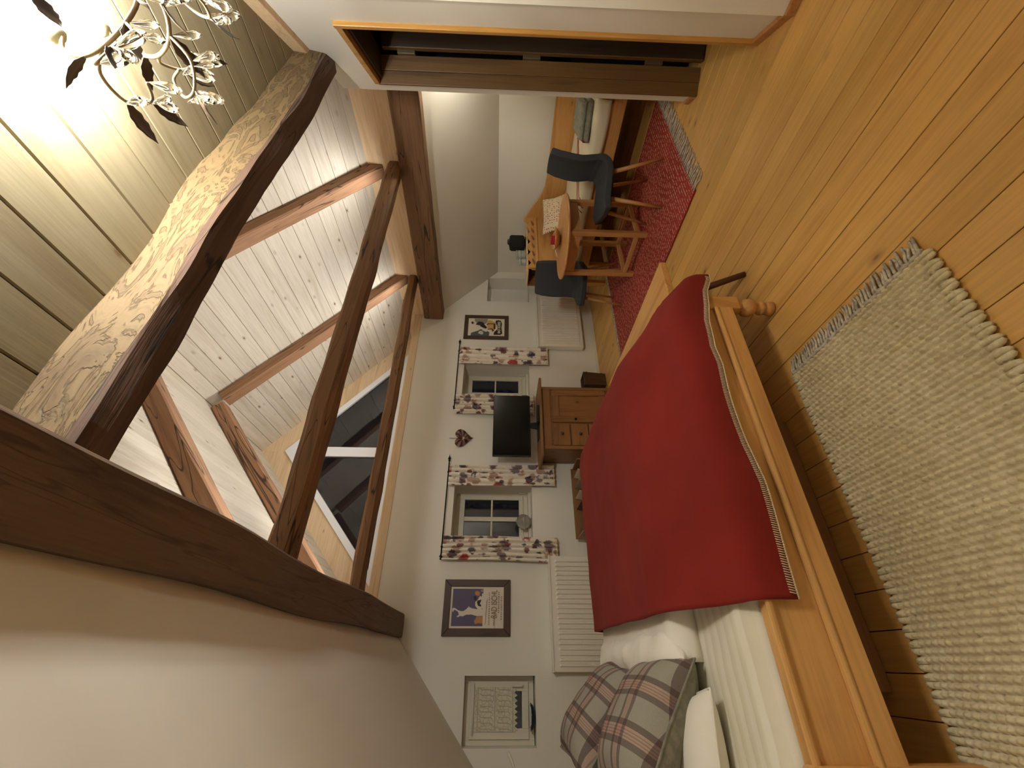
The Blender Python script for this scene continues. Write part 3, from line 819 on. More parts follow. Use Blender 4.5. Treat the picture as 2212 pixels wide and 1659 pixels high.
shape(sh, 'p_white', [(-0.02, 0.28), (0.035, 0.275), (0.09, 0.285), (0.10, 0.30), (0.06, 0.325), (0.045, 0.345), (0.012, 0.345), (-0.018, 0.32)])
shape(sh, 'p_dark', [(0.004, 0.29), (0.016, 0.285), (0.03, 0.30), (0.05, 0.29), (0.066, 0.285), (0.058, 0.325), (0.04, 0.33), (0.012, 0.318)])
shape(sh, 'p_dark', [(0.055, 0.34), (0.075, 0.33), (0.098, 0.338), (0.10, 0.358), (0.085, 0.365), (0.066, 0.36)])
shape(sh, 'p_orange', [(0.10, 0.31), (0.13, 0.30), (0.146, 0.33), (0.135, 0.352), (0.115, 0.35), (0.102, 0.335)])
shape(sh, 'p_orange', [(-0.14, 0.268), (-0.08, 0.268), (-0.082, 0.33), (-0.10, 0.335), (-0.12, 0.352), (-0.145, 0.34), (-0.138, 0.31)])
shape(sh, 'p_grey', [(0.13, 0.268), (0.16, 0.268), (0.155, 0.29), (0.14, 0.30)])
shape(sh, 'p_line', [(-0.15, 0.241), (0.05, 0.228), (0.09, 0.226), (0.05, 0.234), (-0.15, 0.244)])
text(sh, 'p_text', 'BAD ISCHL', 0.082, 0.028, 0.132, 0.62)
# the poster's fine print cannot be read in the picture: rows of small marks
for zz, xa, xb_, hh in ((0.203, -0.15, 0.13, 0.010), (0.150, -0.155, -0.085, 0.016), (0.108, -0.05, 0.14, 0.013), (0.084, -0.11, 0.10, 0.010)):
    mm = MB(); xx = xa
    while xx < xb_:
        l_ = random.uniform(0.006, 0.012)
        mm.quad((xx, 0.0056, zz), (xx+l_, 0.0056, zz), (xx+l_, 0.0056, zz+hh), (xx, 0.0056, zz+hh)); xx += l_+random.uniform(0.006, 0.012)
    mm.build('fine_print', 'p_text', sh, normals=False)
# poster 2: skier in costume, BAD AUSSEE
P2, sh2 = frame('framed_poster', 'small dark-framed poster of a mountain hiker beside the wall niche', 4.047, 1.568, 0.448, 0.640, 0.058)
a2 = 0.166; zb0, zt0 = 0.058, 0.582
layer[0] = 0
def P(u, v): return (-a2 + 2*a2*u, zb0 + (zt0-zb0)*v)      # u from left, v from bottom
def sp(mat, *uv): shape(sh2, mat, [P(*q) for q in uv])
sp('p_teal', (0.0, 0.42), (0.0, 0.92), (0.10, 0.92), (0.18, 0.90), (0.30, 0.72), (0.38, 0.66), (0.34, 0.52), (0.22, 0.41))
sp('p_grey', (0.98, 0.84), (0.98, 0.46), (0.72, 0.50), (0.62, 0.70), (0.82, 0.82))
sp('p_sky', (0.08, 0.62), (0.15, 0.72), (0.26, 0.70), (0.30, 0.64), (0.22, 0.58), (0.12, 0.58))
sp('p_white', (0.34, 0.62), (0.42, 0.48), (0.32, 0.44), (0.24, 0.50), (0.30, 0.60))
sp('p_dark', (0.70, 0.78), (0.82, 0.72), (0.80, 0.62), (0.72, 0.56), (0.62, 0.56), (0.60, 0.70), (0.64, 0.80))
sp('p_black', (0.56, 0.68), (0.44, 0.56), (0.42, 0.50), (0.50, 0.48), (0.66, 0.56), (0.66, 0.64))
sp('p_dark', (0.66, 0.90), (0.76, 0.93), (0.82, 0.90), (0.78, 0.85), (0.68, 0.86))
sp('p_skin', (0.70, 0.86), (0.76, 0.86), (0.75, 0.81), (0.70, 0.81))
sp('p_yellow', (0.90, 0.44), (0.90, 0.40), (0.74, 0.20), (0.48, 0.24), (0.30, 0.30), (0.40, 0.46), (0.62, 0.48), (0.84, 0.48))
sp('p_yellow', (0.46, 0.46), (0.66, 0.46), (0.68, 0.30), (0.42, 0.28))
for seg in (((0.40, 0.46), (0.44, 0.34), (0.32, 0.28), (0.26, 0.32), (0.28, 0.35), (0.34, 0.33), (0.39, 0.36), (0.36, 0.46)), ((0.66, 0.50), (0.72, 0.46), (0.72, 0.26), (0.40, 0.25), (0.40, 0.30), (0.68, 0.30), (0.68, 0.44), (0.62, 0.48))):
    sp('p_black', *seg)
sp('p_black', (0.08, 0.20), (0.08, 0.30), (0.24, 0.28), (0.40, 0.19), (0.60, 0.20), (0.80, 0.25), (0.90, 0.24), (0.92, 0.16), (0.88, 0.10), (0.70, 0.07), (0.50, 0.085), (0.30, 0.07), (0.16, 0.06), (0.09, 0.10))
text(sh2, 'p_white', 'BAD AUSSEE', 0.054, -0.004, P(0, 0.115)[1], 0.74, bold=0.022)

# ================================================================== RADIATORS
def radiator(x0, x1, z0, z1, label, nr):
    o = thing('radiator', label, 'radiator', ((x0+x1)/2, D-0.10, z0)); a = (x1-x0)/2; h = z1-z0
    bx('panel', 'white_metal', (-a, -0.002, 0), (a, 0.085, h-0.012), o, 0.006)
    rib = None; pitch = (2*a-0.06)/nr
    for i in range(nr):
        xx = -a+0.03+pitch*(i+0.5)
        if rib is None:
            m = MB(); b = pitch*0.30
            m.add([(-b, 0, 0.045), (b, 0, 0.045), (b, 0, h-0.06), (-b, 0, h-0.06), (-b*0.5, -0.020, 0.06), (b*0.5, -0.020, 0.06), (b*0.5, -0.020, h-0.075), (-b*0.5, -0.020, h-0.075)],
                  [(4, 5, 6, 7), (0, 1, 5, 4), (1, 2, 6, 5), (2, 3, 7, 6), (3, 0, 4, 7)])
            rib = m.build('rib', 'white_metal', o); rib.location = (xx, -0.002, 0)
        else: child(rib, o, (xx, -0.002, 0))
    bx('top_grille', 'white_metal', (-a-0.004, -0.012, h-0.012), (a+0.004, 0.09, h), o, 0.003)
    MB().tube([(a-0.04, 0.03, 0.02), (a-0.04, 0.03, -0.05), (a-0.02, 0.05, -0.08)], 0.010, 8).build('pipe', 'white_metal', o, smooth=True)
    return o
radiator(-0.078, 0.91, 0.19, 0.822, 'long white panel radiator under the tall poster beside the bed', 22)
R2 = radiator(3.655, 4.67, 0.20, 0.838, 'white panel radiator behind the chair, below the ski poster', 22)
MB().lathe([(0.016, 0), (0.020, 0.01), (0.020, 0.05), (0.014, 0.06)], 10, axis='X').build('thermostat', 'black', R2, smooth=True, off=(0.515, 0.0, 0.615))

# heart shaped wreath
hw = thing('heart_wreath', 'brown heart-shaped leaf wreath hanging above the television', 'wreath', (2.268, D-0.02, 1.68))
def heart(t):
    xx = 16*math.sin(t)**3; yy = 13*math.cos(t)-5*math.cos(2*t)-2*math.cos(3*t)-math.cos(4*t)
    return Vector((xx/16*0.118, 0, 0.115+yy/17*0.128))
N = 24
for i in range(N):
    t0, t1 = 2*PI*i/N, 2*PI*(i+1)/N
    c_ = Vector((0, 0, 0.105))
    o0, o1 = heart(t0), heart(t1); i0, i1 = c_+(o0-c_)*0.22, c_+(o1-c_)*0.22
    b_ = Vector((0, -0.022, 0))
    mm = MB(); mid0, mid1 = (o0+i0)/2+b_, (o1+i1)/2+b_
    mm.add([o0, mid0, i0, i1, mid1, o1], [(0, 1, 4, 5), (1, 2, 3, 4)])
    mm.build('leaf', 'heart_dark' if i % 2 else 'heart_pale', hw, solid=0.006)
MB().tube([(0, 0.01, 0.16), (0, 0.01, 0.275)], 0.004, 5).build('hanger', 'p_text', hw)

# ================================================================== SIDEBOARD, TV, BIN
SB = thing('sideboard', 'pine sideboard with panelled door and drawers under the television', 'cabinet', (2.36, 4.25, 0))
sw = 0.40; sd = D-4.25-0.02; shh = 0.86
bx('body', 'cabZ', (-sw, 0.02, 0.0), (sw, sd, shh), SB, 0.003)
bx('top', 'cabX', (-sw-0.105, -0.045, shh), (sw+0.105, sd+0.01, shh+0.028), SB, 0.006)
bx('frieze', 'cabX', (-sw+0.03, 0.006, shh-0.10), (sw-0.03, 0.02, shh-0.012), SB, 0.003)
bx('post', 'cabZ', (-sw-0.004, 0.0, 0), (-sw+0.035, 0.03, shh-0.002), SB, 0.003); bx('post', 'cabZ', (sw-0.035, 0.0, 0), (sw+0.004, 0.03, shh-0.002), SB, 0.003)
dr = empty('door', (0.0, 0, 0)); dr.parent = SB
x0_, x1_, z0_, z1_ = -0.07, sw-0.04, 0.10, shh-0.12
bx('stile', 'cabZ', (x0_, -0.002, z0_), (x0_+0.075, 0.02, z1_), dr, 0.003); bx('stile', 'cabZ', (x1_-0.075, -0.002, z0_), (x1_, 0.02, z1_), dr, 0.003)
bx('rail', 'cabX', (x0_+0.075, -0.002, z0_), (x1_-0.075, 0.02, z0_+0.08), dr, 0.003); bx('rail', 'cabX', (x0_+0.075, -0.002, z1_-0.08), (x1_-0.075, 0.02, z1_), dr, 0.003)
bx('panel', 'cabZ', (x0_+0.07, 0.010, z0_+0.07), (x1_-0.07, 0.018, z1_-0.07), dr, 0.002)
MB().lathe([(0.006, -0.03), (0.014, -0.024), (0.010, -0.012), (0.006, 0.0)], 10, axis='Y').build('knob', 'iron', dr, smooth=True, off=(x0_+0.03, 0, 0.48))
for i in range(3):
    z1i = shh-0.12-i*0.205
    d_ = bx('drawer', 'cabX', (-sw+0.04, -0.002, z1i-0.19), (-0.09, 0.02, z1i), SB, 0.005)
    MB().lathe([(0.008, -0.034), (0.017, -0.026), (0.011, -0.012), (0.007, 0.0)], 10, axis='Y').build('knob', 'binwood', d_, smooth=True, off=((-sw-0.05)/2, -0.002, z1i-0.095))
bx('plinth', 'cabX', (-sw+0.02, 0.012, 0.0), (sw-0.02, 0.02, 0.08), SB)
TV = thing('television', 'black flat television standing on the pine sideboard', 'television', (2.328, 4.42, 0.888))
bx('bezel', 'black', (-0.397, -0.02, 0.098), (0.397, 0.025, 0.536), TV, 0.006)
bx('screen', 'screen', (-0.388, -0.0215, 0.112), (0.388, -0.0195, 0.528), TV)
MB().prism([(-0.03, 0.0, 0.1), (0.03, 0.0, 0.1), (0.045, 0.0, 0.012), (-0.045, 0.0, 0.012)], (0, 0.025, 0)).build('neck', 'black', TV, bevel=0.003)
MB().prism([(-0.20, -0.07, 0.0), (0.20, -0.07, 0.0), (0.17, 0.09, 0.0), (-0.17, 0.09, 0.0)], (0, 0, 0.012)).build('foot', 'black', TV, bevel=0.004)
tag(bx('media_box', 'black', (-0.11, -0.05, 0.0), (0.11, 0.05, 0.026), bevel=0.004, off=(2.40, 4.30, 0.888)), 'flat black box lying in front of the television foot', 'media player')
BN = thing('waste_bin', 'dark brown wooden waste bin on the floor right of the sideboard', 'bin', (3.02, 4.52, 0))
m = MB()
def binp(z, a, yy): return [(-a, -yy, z), (a, -yy, z), (a, yy, z), (-a, yy, z)]
m.add(binp(0, 0.085, 0.085)+binp(0.29, 0.10, 0.10)+binp(0.29, 0.09, 0.09)+binp(0.012, 0.076, 0.076),
      [(3, 2, 1, 0)]+[(k+i, k+(i+1) % 4, k+4+(i+1) % 4, k+4+i) for k in (0, 4, 8) for i in range(4)]+[(12, 13, 14, 15)])
m.build('shell', 'binwood', BN, bevel=0.004)
for s_ in (0.235, 0.04):
    q = 0.085+0.015*s_/0.29+0.003
    MB().prism(binp(s_, q, q), (0, 0, 0.022)).build('band', 'dark_frame', BN)

# magazine box beside the sideboard
MG = thing('magazine_box', 'shallow wooden box of magazines behind the bed below the window', 'magazine box', (1.47, 4.43, 0.0))
bw, bd, bh = 0.39, 0.17, 0.50
bx('bottom', 'cabX', (-bw, -bd, 0.0), (bw, bd, 0.014), MG)
bx('side', 'cabX', (-bw, -bd, 0.014), (bw, -bd+0.014, bh-0.07), MG, 0.002); bx('side', 'cabX', (-bw, bd-0.014, 0.014), (bw, bd, bh+0.02), MG, 0.002)
bx('end', 'cabZ', (-bw, -bd+0.014, 0.014), (-bw+0.014, bd-0.014, bh), MG, 0.002); bx('end', 'cabZ', (bw-0.014, -bd+0.014, 0.014), (bw, bd-0.014, bh), MG, 0.002)
mlab = ['grey magazine leaning in the wooden box nearest the sideboard', 'cream magazine leaning in the wooden box, second from the sideboard', 'grey magazine leaning in the middle of the wooden box',
        'cream magazine leaning in the wooden box, fourth from the sideboard', 'dark magazine leaning at the left end of the wooden box']
for i in range(5):
    o = bx('magazine', ('magA', 'magC', 'magA', 'magC', 'magB')[i], (-0.004, -0.13, 0.0), (0.004, 0.13, 0.485), bevel=0.001, off=(1.47+0.29-0.12*i, 4.43, 0.02))
    o.rotation_euler = (0, 0.22, 0); tag(o, mlab[i], 'magazine', 'magazines in the wooden box')

# ================================================================== BED
BX0, BX1, BY0, BY1 = -0.55, 1.50, 1.49, 3.36
BED = thing('double_bed', 'pine double bed with panelled rails and turned feet', 'bed', ((BX0+BX1)/2, (BY0+BY1)/2, 0))
bc = Vector(((BX0+BX1)/2, (BY0+BY1)/2, 0))
def bb(name, mat, a, b, par=BED, bevel=0.004):
    return bx(name, mat, tuple(Vector(a)-bc), tuple(Vector(b)-bc), par, bevel)
# near and far side rails: recessed panel, top rail, moulding
for y0, y1, s_ in ((BY0, BY0+0.035, -1), (BY1-0.035, BY1, 1)):
    rl = bb('side_rail', 'bedpine', (BX0+0.03, y0, 0.235), (BX1-0.05, y1, 0.49))
    yy = y0 if s_ < 0 else y1
    lo, hi = (yy-0.016, yy+0.001) if s_ < 0 else (yy-0.001, yy+0.016)
    bb('plinth_board', 'bedpine', (BX0+0.03, lo-0.004 if s_ < 0 else lo, 0.232), (BX1-0.06, hi+0.004 if s_ > 0 else hi, 0.300), rl)
    bb('moulding', 'bedpine', (BX0+0.03, lo-0.010 if s_ < 0 else lo, 0.300), (BX1-0.06, hi+0.010 if s_ > 0 else hi, 0.322), rl, 0.009)
    bb('top_moulding', 'bedpine', (BX0+0.03, lo, 0.468), (BX1-0.06, hi, 0.492), rl, 0.010)
# foot: posts with turned feet and panel
for y0 in (BY0-0.018, BY1-0.062):
    pst = bb('foot_post', 'pineZ', (BX1-0.065, y0, 0.185), (BX1+0.015, y0+0.08, 0.43), BED, 0.008)
    f = MB().lathe([(0.026, 0.0), (0.034, 0.008), (0.036, 0.025), (0.030, 0.042), (0.024, 0.046), (0.034, 0.056), (0.036, 0.068), (0.026, 0.080), (0.022, 0.092), (0.040, 0.106), (0.046, 0.126), (0.043, 0.148), (0.030, 0.162), (0.024, 0.168), (0.034, 0.176), (0.036, 0.188)], 20)
    f.build('turned_foot', 'pineZ', pst, smooth=True, off=tuple(Vector((BX1-0.025, y0+0.04, 0))-bc))
bb('footboard', 'pineY', (BX1-0.045, BY0+0.06, 0.24), (BX1-0.01, BY1-0.06, 0.47))
# head: posts down to the floor and board
for y0 in (BY0-0.02, BY1-0.06):
    bb('head_post', 'pineZ', (BX0-0.06, y0, 0.0), (BX0+0.018, y0+0.08, 0.51), BED, 0.012)
bb('headboard', 'pineY', (BX0-0.045, BY0+0.06, 0.24), (BX0-0.005, BY1-0.06, 0.70))
bb('middle_post', 'pineZ', (-0.31, BY0-0.03, 0.0), (-0.232, BY0+0.03, 0.505), BED, 0.012)
bb('slat_base', 'pine', (BX0+0.02, BY0+0.04, 0.29), (BX1-0.05, BY1-0.04, 0.33))
bb('under_bed_board', 'cabX', (-0.085, BY0+0.225, 0.004), (0.95, BY0+0.262, 0.215))
# mattress
MT = thing('mattress', 'white-sheeted mattress lying in the pine bed', 'mattress', (bc.x, bc.y, 0.332))
mx, my = (BX1-BX0)/2-0.055, (BY1-BY0)/2-0.045
def rbox(mx, my, h, nu=40, nv=30, r=0.05, wr=0.004, seed=0, sag=0.0):
    """rounded soft slab: top and sides, z from 0 to h"""
    m = MB(); 
    def fn(u, v):
        # v 0..1 around from bottom rim up to top centre
        pass
    xs = [-mx+2*mx*i/nu for i in range(nu+1)]; ys = [-my+2*my*j/nv for j in range(nv+1)]
    vs = []; 
    for j, y in enumerate(ys):
        for i, x in enumerate(xs):
            dx = min(x+mx, mx-x); dy = min(y+my, my-y); d = min(dx, dy)
            z = h if d >= r else h - r + math.sqrt(max(0, r*r-(r-d)**2))
            z += wr*nz(x*7+seed, y*7, seed)*min(1, d/r) - sag*nz(x*1.7, y*1.7, seed)
            vs.append((x, y, z))
    NX = nu+1; fs = [(j*NX+i, j*NX+i+1, (j+1)*NX+i+1, (j+1)*NX+i) for j in range(nv) for i in range(nu)]
    rim = [i for i in range(NX)] + [j*NX+nu for j in range(1, nv+1)] + [nv*NX+i for i in range(nu-1, -1, -1)] + [j*NX for j in range(nv-1, 0, -1)]
    k = len(vs)
    for q in rim: vs.append((vs[q][0], vs[q][1], 0))
    n = len(rim)
    for i in range(n): fs.append((rim[i], k+i, k+(i+1) % n, rim[(i+1) % n]))
    fs.append(tuple(range(k, k+n))); m.add(vs, fs); return m
rbox(mx, my, 0.205, r=0.045, wr=0.006, seed=3).build('sheet_cover', 'sheet', MT, smooth=True)
# duvet
DV = thing('folded_duvet', 'white duvet folded on the bed under the red blanket', 'duvet', (0.70, 2.605, 0.537))
rbox(0.70, 0.665, 0.105, 60, 60, 0.07, 0.010, 11).build('cover', 'linen', DV, smooth=True)
def roll(u, v):
    t = v*1.33-0.665; a = 2*PI*u
    r = 0.078+0.020*nz(v*7, math.cos(a), math.sin(a))+0.012*nz(v*22, 3, u*5)
    r *= min(1.0, (min(v, 1-v)*14+0.0001)**0.5)
    return Vector((-0.69+1.25*r*math.cos(a)+0.02*nz(v*4, 9), t, 0.075+r*0.95*math.sin(a)))
MB().grid(24, 60, roll, True).build('turned_edge', 'linen', DV, smooth=True)

# red blanket
BL = thing('red_blanket', 'red felt blanket with cream stitched edge spread over the bed', 'blanket', (0.9, 2.4, 0))
HEM = [(1.62, 0.30), (1.54, 0.337), (1.44, 0.357), (1.33, 0.388), (1.17, 0.403), (1.08, 0.391), (0.94, 0.397), (0.70, 0.397), (0.54, 0.384), (0.33, 0.388), (0.16, 0.391)]
def hemz(x):
    for (xa, za), (xb_, zb) in zip(HEM, HEM[1:]):
        if xb_ <= x <= xa: return zb + (za-zb)*(x-xb_)/(xa-xb_)
    return HEM[0][1] if x > HEM[0][0] else HEM[-1][1]
BU0, BU1 = 0.165, 1.66
def path(x):
    """cross section of the blanket from far hem to near hem at bed position x"""
    e = max(0.0, (x-1.42)/0.24); dz = 0.0
    top = 0.690 - 0.07*max(0, (x-1.25)/0.4)**1.6
    if x > 1.42: top -= 0.18*e**1.8
    hz_ = hemz(min(x, 1.62))
    y_out = BY0-0.030
    near = 0.522 - 0.03*max(0, (x-1.35)/0.3) - (0.09*e**1.5)
    pts = [(3.40, 0.36), (3.385, 0.50), (3.34, min(top-0.03, 0.62)), (3.25, top-0.004), (2.75, top+0.004), (2.25, top), (2.02, top-0.006), (1.90, top-0.03), (1.72, near+0.075), (1.57, near+0.030), (1.492, near+0.006), (1.466, near-0.03), (y_out+0.002, (near+hz_)/2), (y_out, hz_)]
    return pts
NS = 70
def samp(pts, t):
    # arc-length sample
    ls = [0]
    for a_, b_ in zip(pts, pts[1:]): ls.append(ls[-1]+math.hypot(b_[0]-a_[0], b_[1]-a_[1]))
    q = t*ls[-1]
    for i in range(len(pts)-1):
        if q <= ls[i+1] or i == len(pts)-2:
            f = (q-ls[i])/max(1e-9, ls[i+1]-ls[i]); a_, b_ = pts[i], pts[i+1]
            return a_[0]+(b_[0]-a_[0])*f, a_[1]+(b_[1]-a_[1])*f
def blk(u, v):
    x = BU0 + (BU1-BU0)*u
    y, z = samp(path(x), v)
    onside = 1 if v > 0.86 else 0
    wv = 0.010*nz(x*2.6, y*2.2, 5.0)+0.004*nz(x*7, y*6, 2.0)
    if onside: y += 0.010*math.sin(x*9.0)*min(1, (v-0.86)*8) - 0.004
    else: z += wv
    x2 = x + 0.02*nz(y*2.0, 1.0)*(1-u) + 0.012*nz(y*3.1, 4.0)*u
    return Vector((x2-0.9, y-2.4, z))
MB().grid(90, 110, blk).build('felt', 'red_felt', BL, smooth=True, solid=0.006)
st = MB()
nst = 190
for i in range(nst):
    u = 0.01+0.98*i/nst
    a_ = blk(u, 1.0)+Vector((0, -0.004, -0.004)); b_ = blk(min(1, u+0.002), 0.9905)+Vector((0.003, -0.0055, 0))
    st.tube([a_, b_], 0.0019, 4)
st.tube([blk(i/80, 1.0)+Vector((0, -0.003, -0.003)) for i in range(81)], 0.003, 5)
so = st.build('stitched_edge', 'stitch', BL, smooth=True); so['kind'] = 'stuff'

# cushions and pillow
def cushion(name, a, b, t, mats, nose=0.0, seed=0, n=34, pw=3.2):
    """soft square cushion in local xy, thickness along z; mats = (top, bottom)"""
    m = MB()
    for side in (1, -1):
        m.cur = 0 if side > 0 else 1
        def fn(u, v):
            x, y = 2*u-1, 2*v-1
            e = max(0.0, (1-abs(x)**pw))*max(0.0, (1-abs(y)**pw))
            cx_ = 1-0.10*(1-abs(y))*abs(x)**2; cy_ = 1-0.10*(1-abs(x))*abs(y)**2
            z = side*t*(e**0.55) + 0.006*nz(x*3+seed, y*3, side)*e
            return Vector((a*x*cx_, b*y*cy_, z))
        m.grid(n, n, fn)
    return m
def put_cushion(name, label, cat, a, b, t, mats, loc, rot, seed=0, group=None, pn=('front', 'back')):
    o = thing(name, label, cat, loc, 0, group); o.rotation_euler = rot
    m = cushion(name, a, b, t, mats, seed=seed)
    half = len(m.f)//2; nv = len(m.v)//2
    for i, (nm, mt) in enumerate(zip(pn, mats)):
        q = MB(); q.add(m.v[i*nv:(i+1)*nv], [tuple(k-i*nv for k in f) for f in m.f[i*half:(i+1)*half]])
        q.build(nm, mt, o, smooth=True)
    seam = [Vector((a*x*(1-0.10*(1-abs(y))*abs(x)**2), b*y*(1-0.10*(1-abs(x))*abs(y)**2), 0)) for x, y in
            [(-1+2*i/16, -1) for i in range(16)]+[(1, -1+2*i/16) for i in range(16)]+[(1-2*i/16, 1) for i in range(16)]+[(-1, 1-2*i/16) for i in range(17)]]
    MB().tube(seam, 0.005, 5).build('piping', mats[1], o, smooth=True)
    return o
put_cushion('plaid_cushion', 'grey and maroon plaid cushion nearest the front of the bed', 'cushion', 0.25, 0.24, 0.12, ('plaid', 'grey_felt'), (-0.205, 2.12, 0.745), (0.10, math.radians(34), 0.10), 2, 'plaid cushions on the bed')
put_cushion('plaid_cushion', 'grey and maroon plaid cushion propped behind the nearer one', 'cushion', 0.26, 0.26, 0.12, ('plaid', 'grey_felt'), (-0.22, 2.70, 0.80), (0.05, math.radians(42), -0.08), 5, 'plaid cushions on the bed')
put_cushion('white_pillow', 'white pillow lying at the bottom corner of the bed head', 'pillow', 0.24, 0.30, 0.075, ('linen', 'linen'), (-0.345, 2.08, 0.615), (0.0, 0.10, 0.1), 8, None)
# black rolled item in the shade between duvet and cushion is only shadow

# bench at the bed's foot
BE = thing('plank_bench', 'pine plank bench with dark splayed legs at the foot of the bed', 'bench', (1.84, 2.32, 0))
bx('seat', 'pineY', (-0.135, -0.66, 0.385), (0.135, 0.66, 0.425), BE, 0.006)
for (ax_, ay_, bx_, by_) in ((-0.045, -0.50, -0.036, -0.737), (-0.085, 0.50, -0.11, 0.70), (0.085, 0.50, 0.11, 0.70)):
    MB().tube([(ax_, ay_, 0.39), ((ax_+bx_)/2, (ay_+by_)/2, 0.2), (bx_, by_, 0.0)], [0.018, 0.020, 0.016], 10).build('leg', 'bench_leg', BE, smooth=True)

# ================================================================== RUGS
def cream_rug():
    o = thing('cream_rug', 'thick cream braided wool rug with grey fringe beside the bed', 'rug', (0.35, 1.19, 0))
    x0, x1, y0, y1 = -0.85, 0.745, -0.345, 0.345
    pu, pv = 0.0215, 0.0235
    nx = int((x1-x0)/pu); ny = int((y1-y0)/pv); q = 5
    m = MB()
    def fn(u, v):
        x = x0+(x1-x0)*u; y = y0+(y1-y0)*v
        r = (x-x0)/pu; k = math.floor(r); fr = r-k
        ph = (y-y0)/pv + 0.5*(k % 2)
        prof = math.sin(PI*fr)**0.8
        kn = 0.45+0.55*abs(math.sin(PI*ph))**0.7
        z = 0.010 + 0.019*prof*kn + 0.002*nz(x*40, y*40)
        edge = min(v, 1-v)*(y1-y0)
        yy = y + 0.010*(1 if v > 0.5 else -1)*math.sin(PI*fr)*(1 if edge < 0.012 and (k % 2) else 0)
        if edge < 0.004: z = 0.010*prof
        return Vector((x+0.002*nz(x*20, y*20, 4), yy+0.006*nz(x*3, 2), z))
    m.grid(nx*q+1, ny*q+1, fn); m.build('weave', 'cream_wool', o, smooth=True)
    bx('backing', 'cream_wool', (x0, y0+0.006, 0.001), (x1, y1-0.006, 0.011), o)
    # cord loops along both long edges
    lp = MB()
    for k in range(0, nx, 2):
        xa = x0+(k+0.5)*pu; xb_ = xa+pu
        for s_, yy in ((-1, y0), (1, y1)):
            o_ = 0.006*nz(xa*3, 2)
            xm = xa+pu*0.5
            for dx, rr in ((-0.0095, 0.0105), (0.0095, 0.0105)):
                lp.tube([(xm+dx, yy-s_*0.025+o_, 0.015), (xm+dx, yy+s_*0.004+o_, 0.015), (xm+dx*0.8, yy+s_*0.012+o_, 0.013), (xm+dx*0.35, yy+s_*0.019+o_, 0.011)], [rr, rr, rr*0.9, rr*0.55], 7)
    q_ = lp.build('edge_loops', 'cream_wool', o, smooth=True); q_['kind'] = 'stuff'
    fr = MB()
    nf = 44
    for i in range(nf):
        y = y0+0.004+(y1-y0-0.008)*i/(nf-1)
        j = lambda: random.uniform(-0.006, 0.006)
        fr.tube([(x1-0.012, y, 0.018), (x1+0.012, y+j()*0.6, 0.022), (x1+0.042, y+j()*0.8, 0.013), (x1+0.072+random.uniform(-0.008, 0.012), y+j()+0.004, 0.007)], [0.0052, 0.0058, 0.0056, 0.0042], 6)
    fr.tube([(x1-0.002+0.003*math.sin(i*1.3), y0+(y1-y0)*i/60, 0.019+0.003*math.cos(i*2.1)) for i in range(61)], 0.009, 6)
    q_ = fr.build('fringe', 'grey_wool', o, smooth=True); q_['kind'] = 'stuff'
cream_rug()
def red_rug():
    x0, x1, y0, y1 = 2.77, 4.18, 1.69, 3.72
    o = thing('red_rug', 'red woven rug with grey fringe under the round table', 'rug', ((x0+x1)/2, (y0+y1)/2, 0))
    cxm, cym = (x0+x1)/2, (y0+y1)/2
    m = MB()
    def fn(u, v):
        x = x0+(x1-x0)*u + 0.012*nz(v*5, 3.0)*(1 if u < 0.02 else 0); y = y0+(y1-y0)*v
        rr = (y-y0)*38
        return Vector((x-cxm, y-cym, 0.0085+0.0025*abs(math.sin(PI*rr))))
    m.grid(3, 310, fn); m.build('weave', 'red_rug', o, smooth=True)
    bx('backing', 'red_rug_edge', (x0-cxm, y0-cym, 0.001), (x1-cxm, y1-cym, 0.008), o)
    e = MB()
    for xx in (x0, x1): e.tube([(xx-cxm+0.004*nz(i*0.3), y0-cym+(y1-y0)*i/60, 0.007) for i in range(61)], 0.006, 6)
    e.build('edge_binding', 'red_rug_edge', o, smooth=True)
    f = MB()
    for i in range(48):
        x = x0-cxm+0.01+(x1-x0-0.02)*i/47
        j = lambda: random.uniform(-0.01, 0.01)
        f.tube([(x, y0-cym+0.01, 0.012), (x+j(), y0-cym-0.04, 0.013), (x+j()*1.6, y0-cym-0.085, 0.008), (x+j()*2+0.012, y0-cym-0.125, 0.005)], [0.0058, 0.0062, 0.0058, 0.004], 5)
        f.tube([(x, y1-cym-0.01, 0.011), (x+j(), y1-cym+0.03, 0.009), (x+j(), y1-cym+0.065, 0.005)], [0.006, 0.006, 0.003], 5)
    q_ = f.build('fringe', 'grey_wool', o, smooth=True); q_['kind'] = 'stuff'
red_rug()

# ================================================================== TABLE AND CHAIRS
TB = thing('round_table', 'small round wooden table standing on the red rug', 'table', (3.56, 2.72, 0.0))
MB().lathe([(0.02, 0.732), (0.385, 0.732), (0.405, 0.742), (0.41, 0.752), (0.405, 0.760), (0.02, 0.762)], 56).build('tabletop', 'oakX', TB, smooth=False)
lx, ly = 0.232, 0.238; z0r = 0.011
for sx in (-1, 1):
    for sy in (-1, 1):
        bx('leg', 'oakZ', (sx*lx-0.023, sy*ly-0.023, z0r), (sx*lx+0.023, sy*ly+0.023, 0.732), TB, 0.004)
for s_ in (-1, 1):
    bx('apron', 'oakX', (-lx+0.02, s_*ly-0.012, 0.625), (lx-0.02, s_*ly+0.012, 0.731), TB, 0.003)
    bx('apron', 'oakX', (s_*lx-0.012, -ly+0.02, 0.625), (s_*lx+0.012, ly-0.02, 0.731), TB, 0.003)
    bx('stretcher', 'oakX', (-lx+0.02, s_*ly-0.014, 0.085), (lx-0.02, s_*ly+0.014, 0.122), TB, 0.003)
    bx('stretcher', 'oakX', (s_*lx-0.014, -ly+0.02, 0.085), (s_*lx+0.014, ly-0.02, 0.122), TB, 0.003)

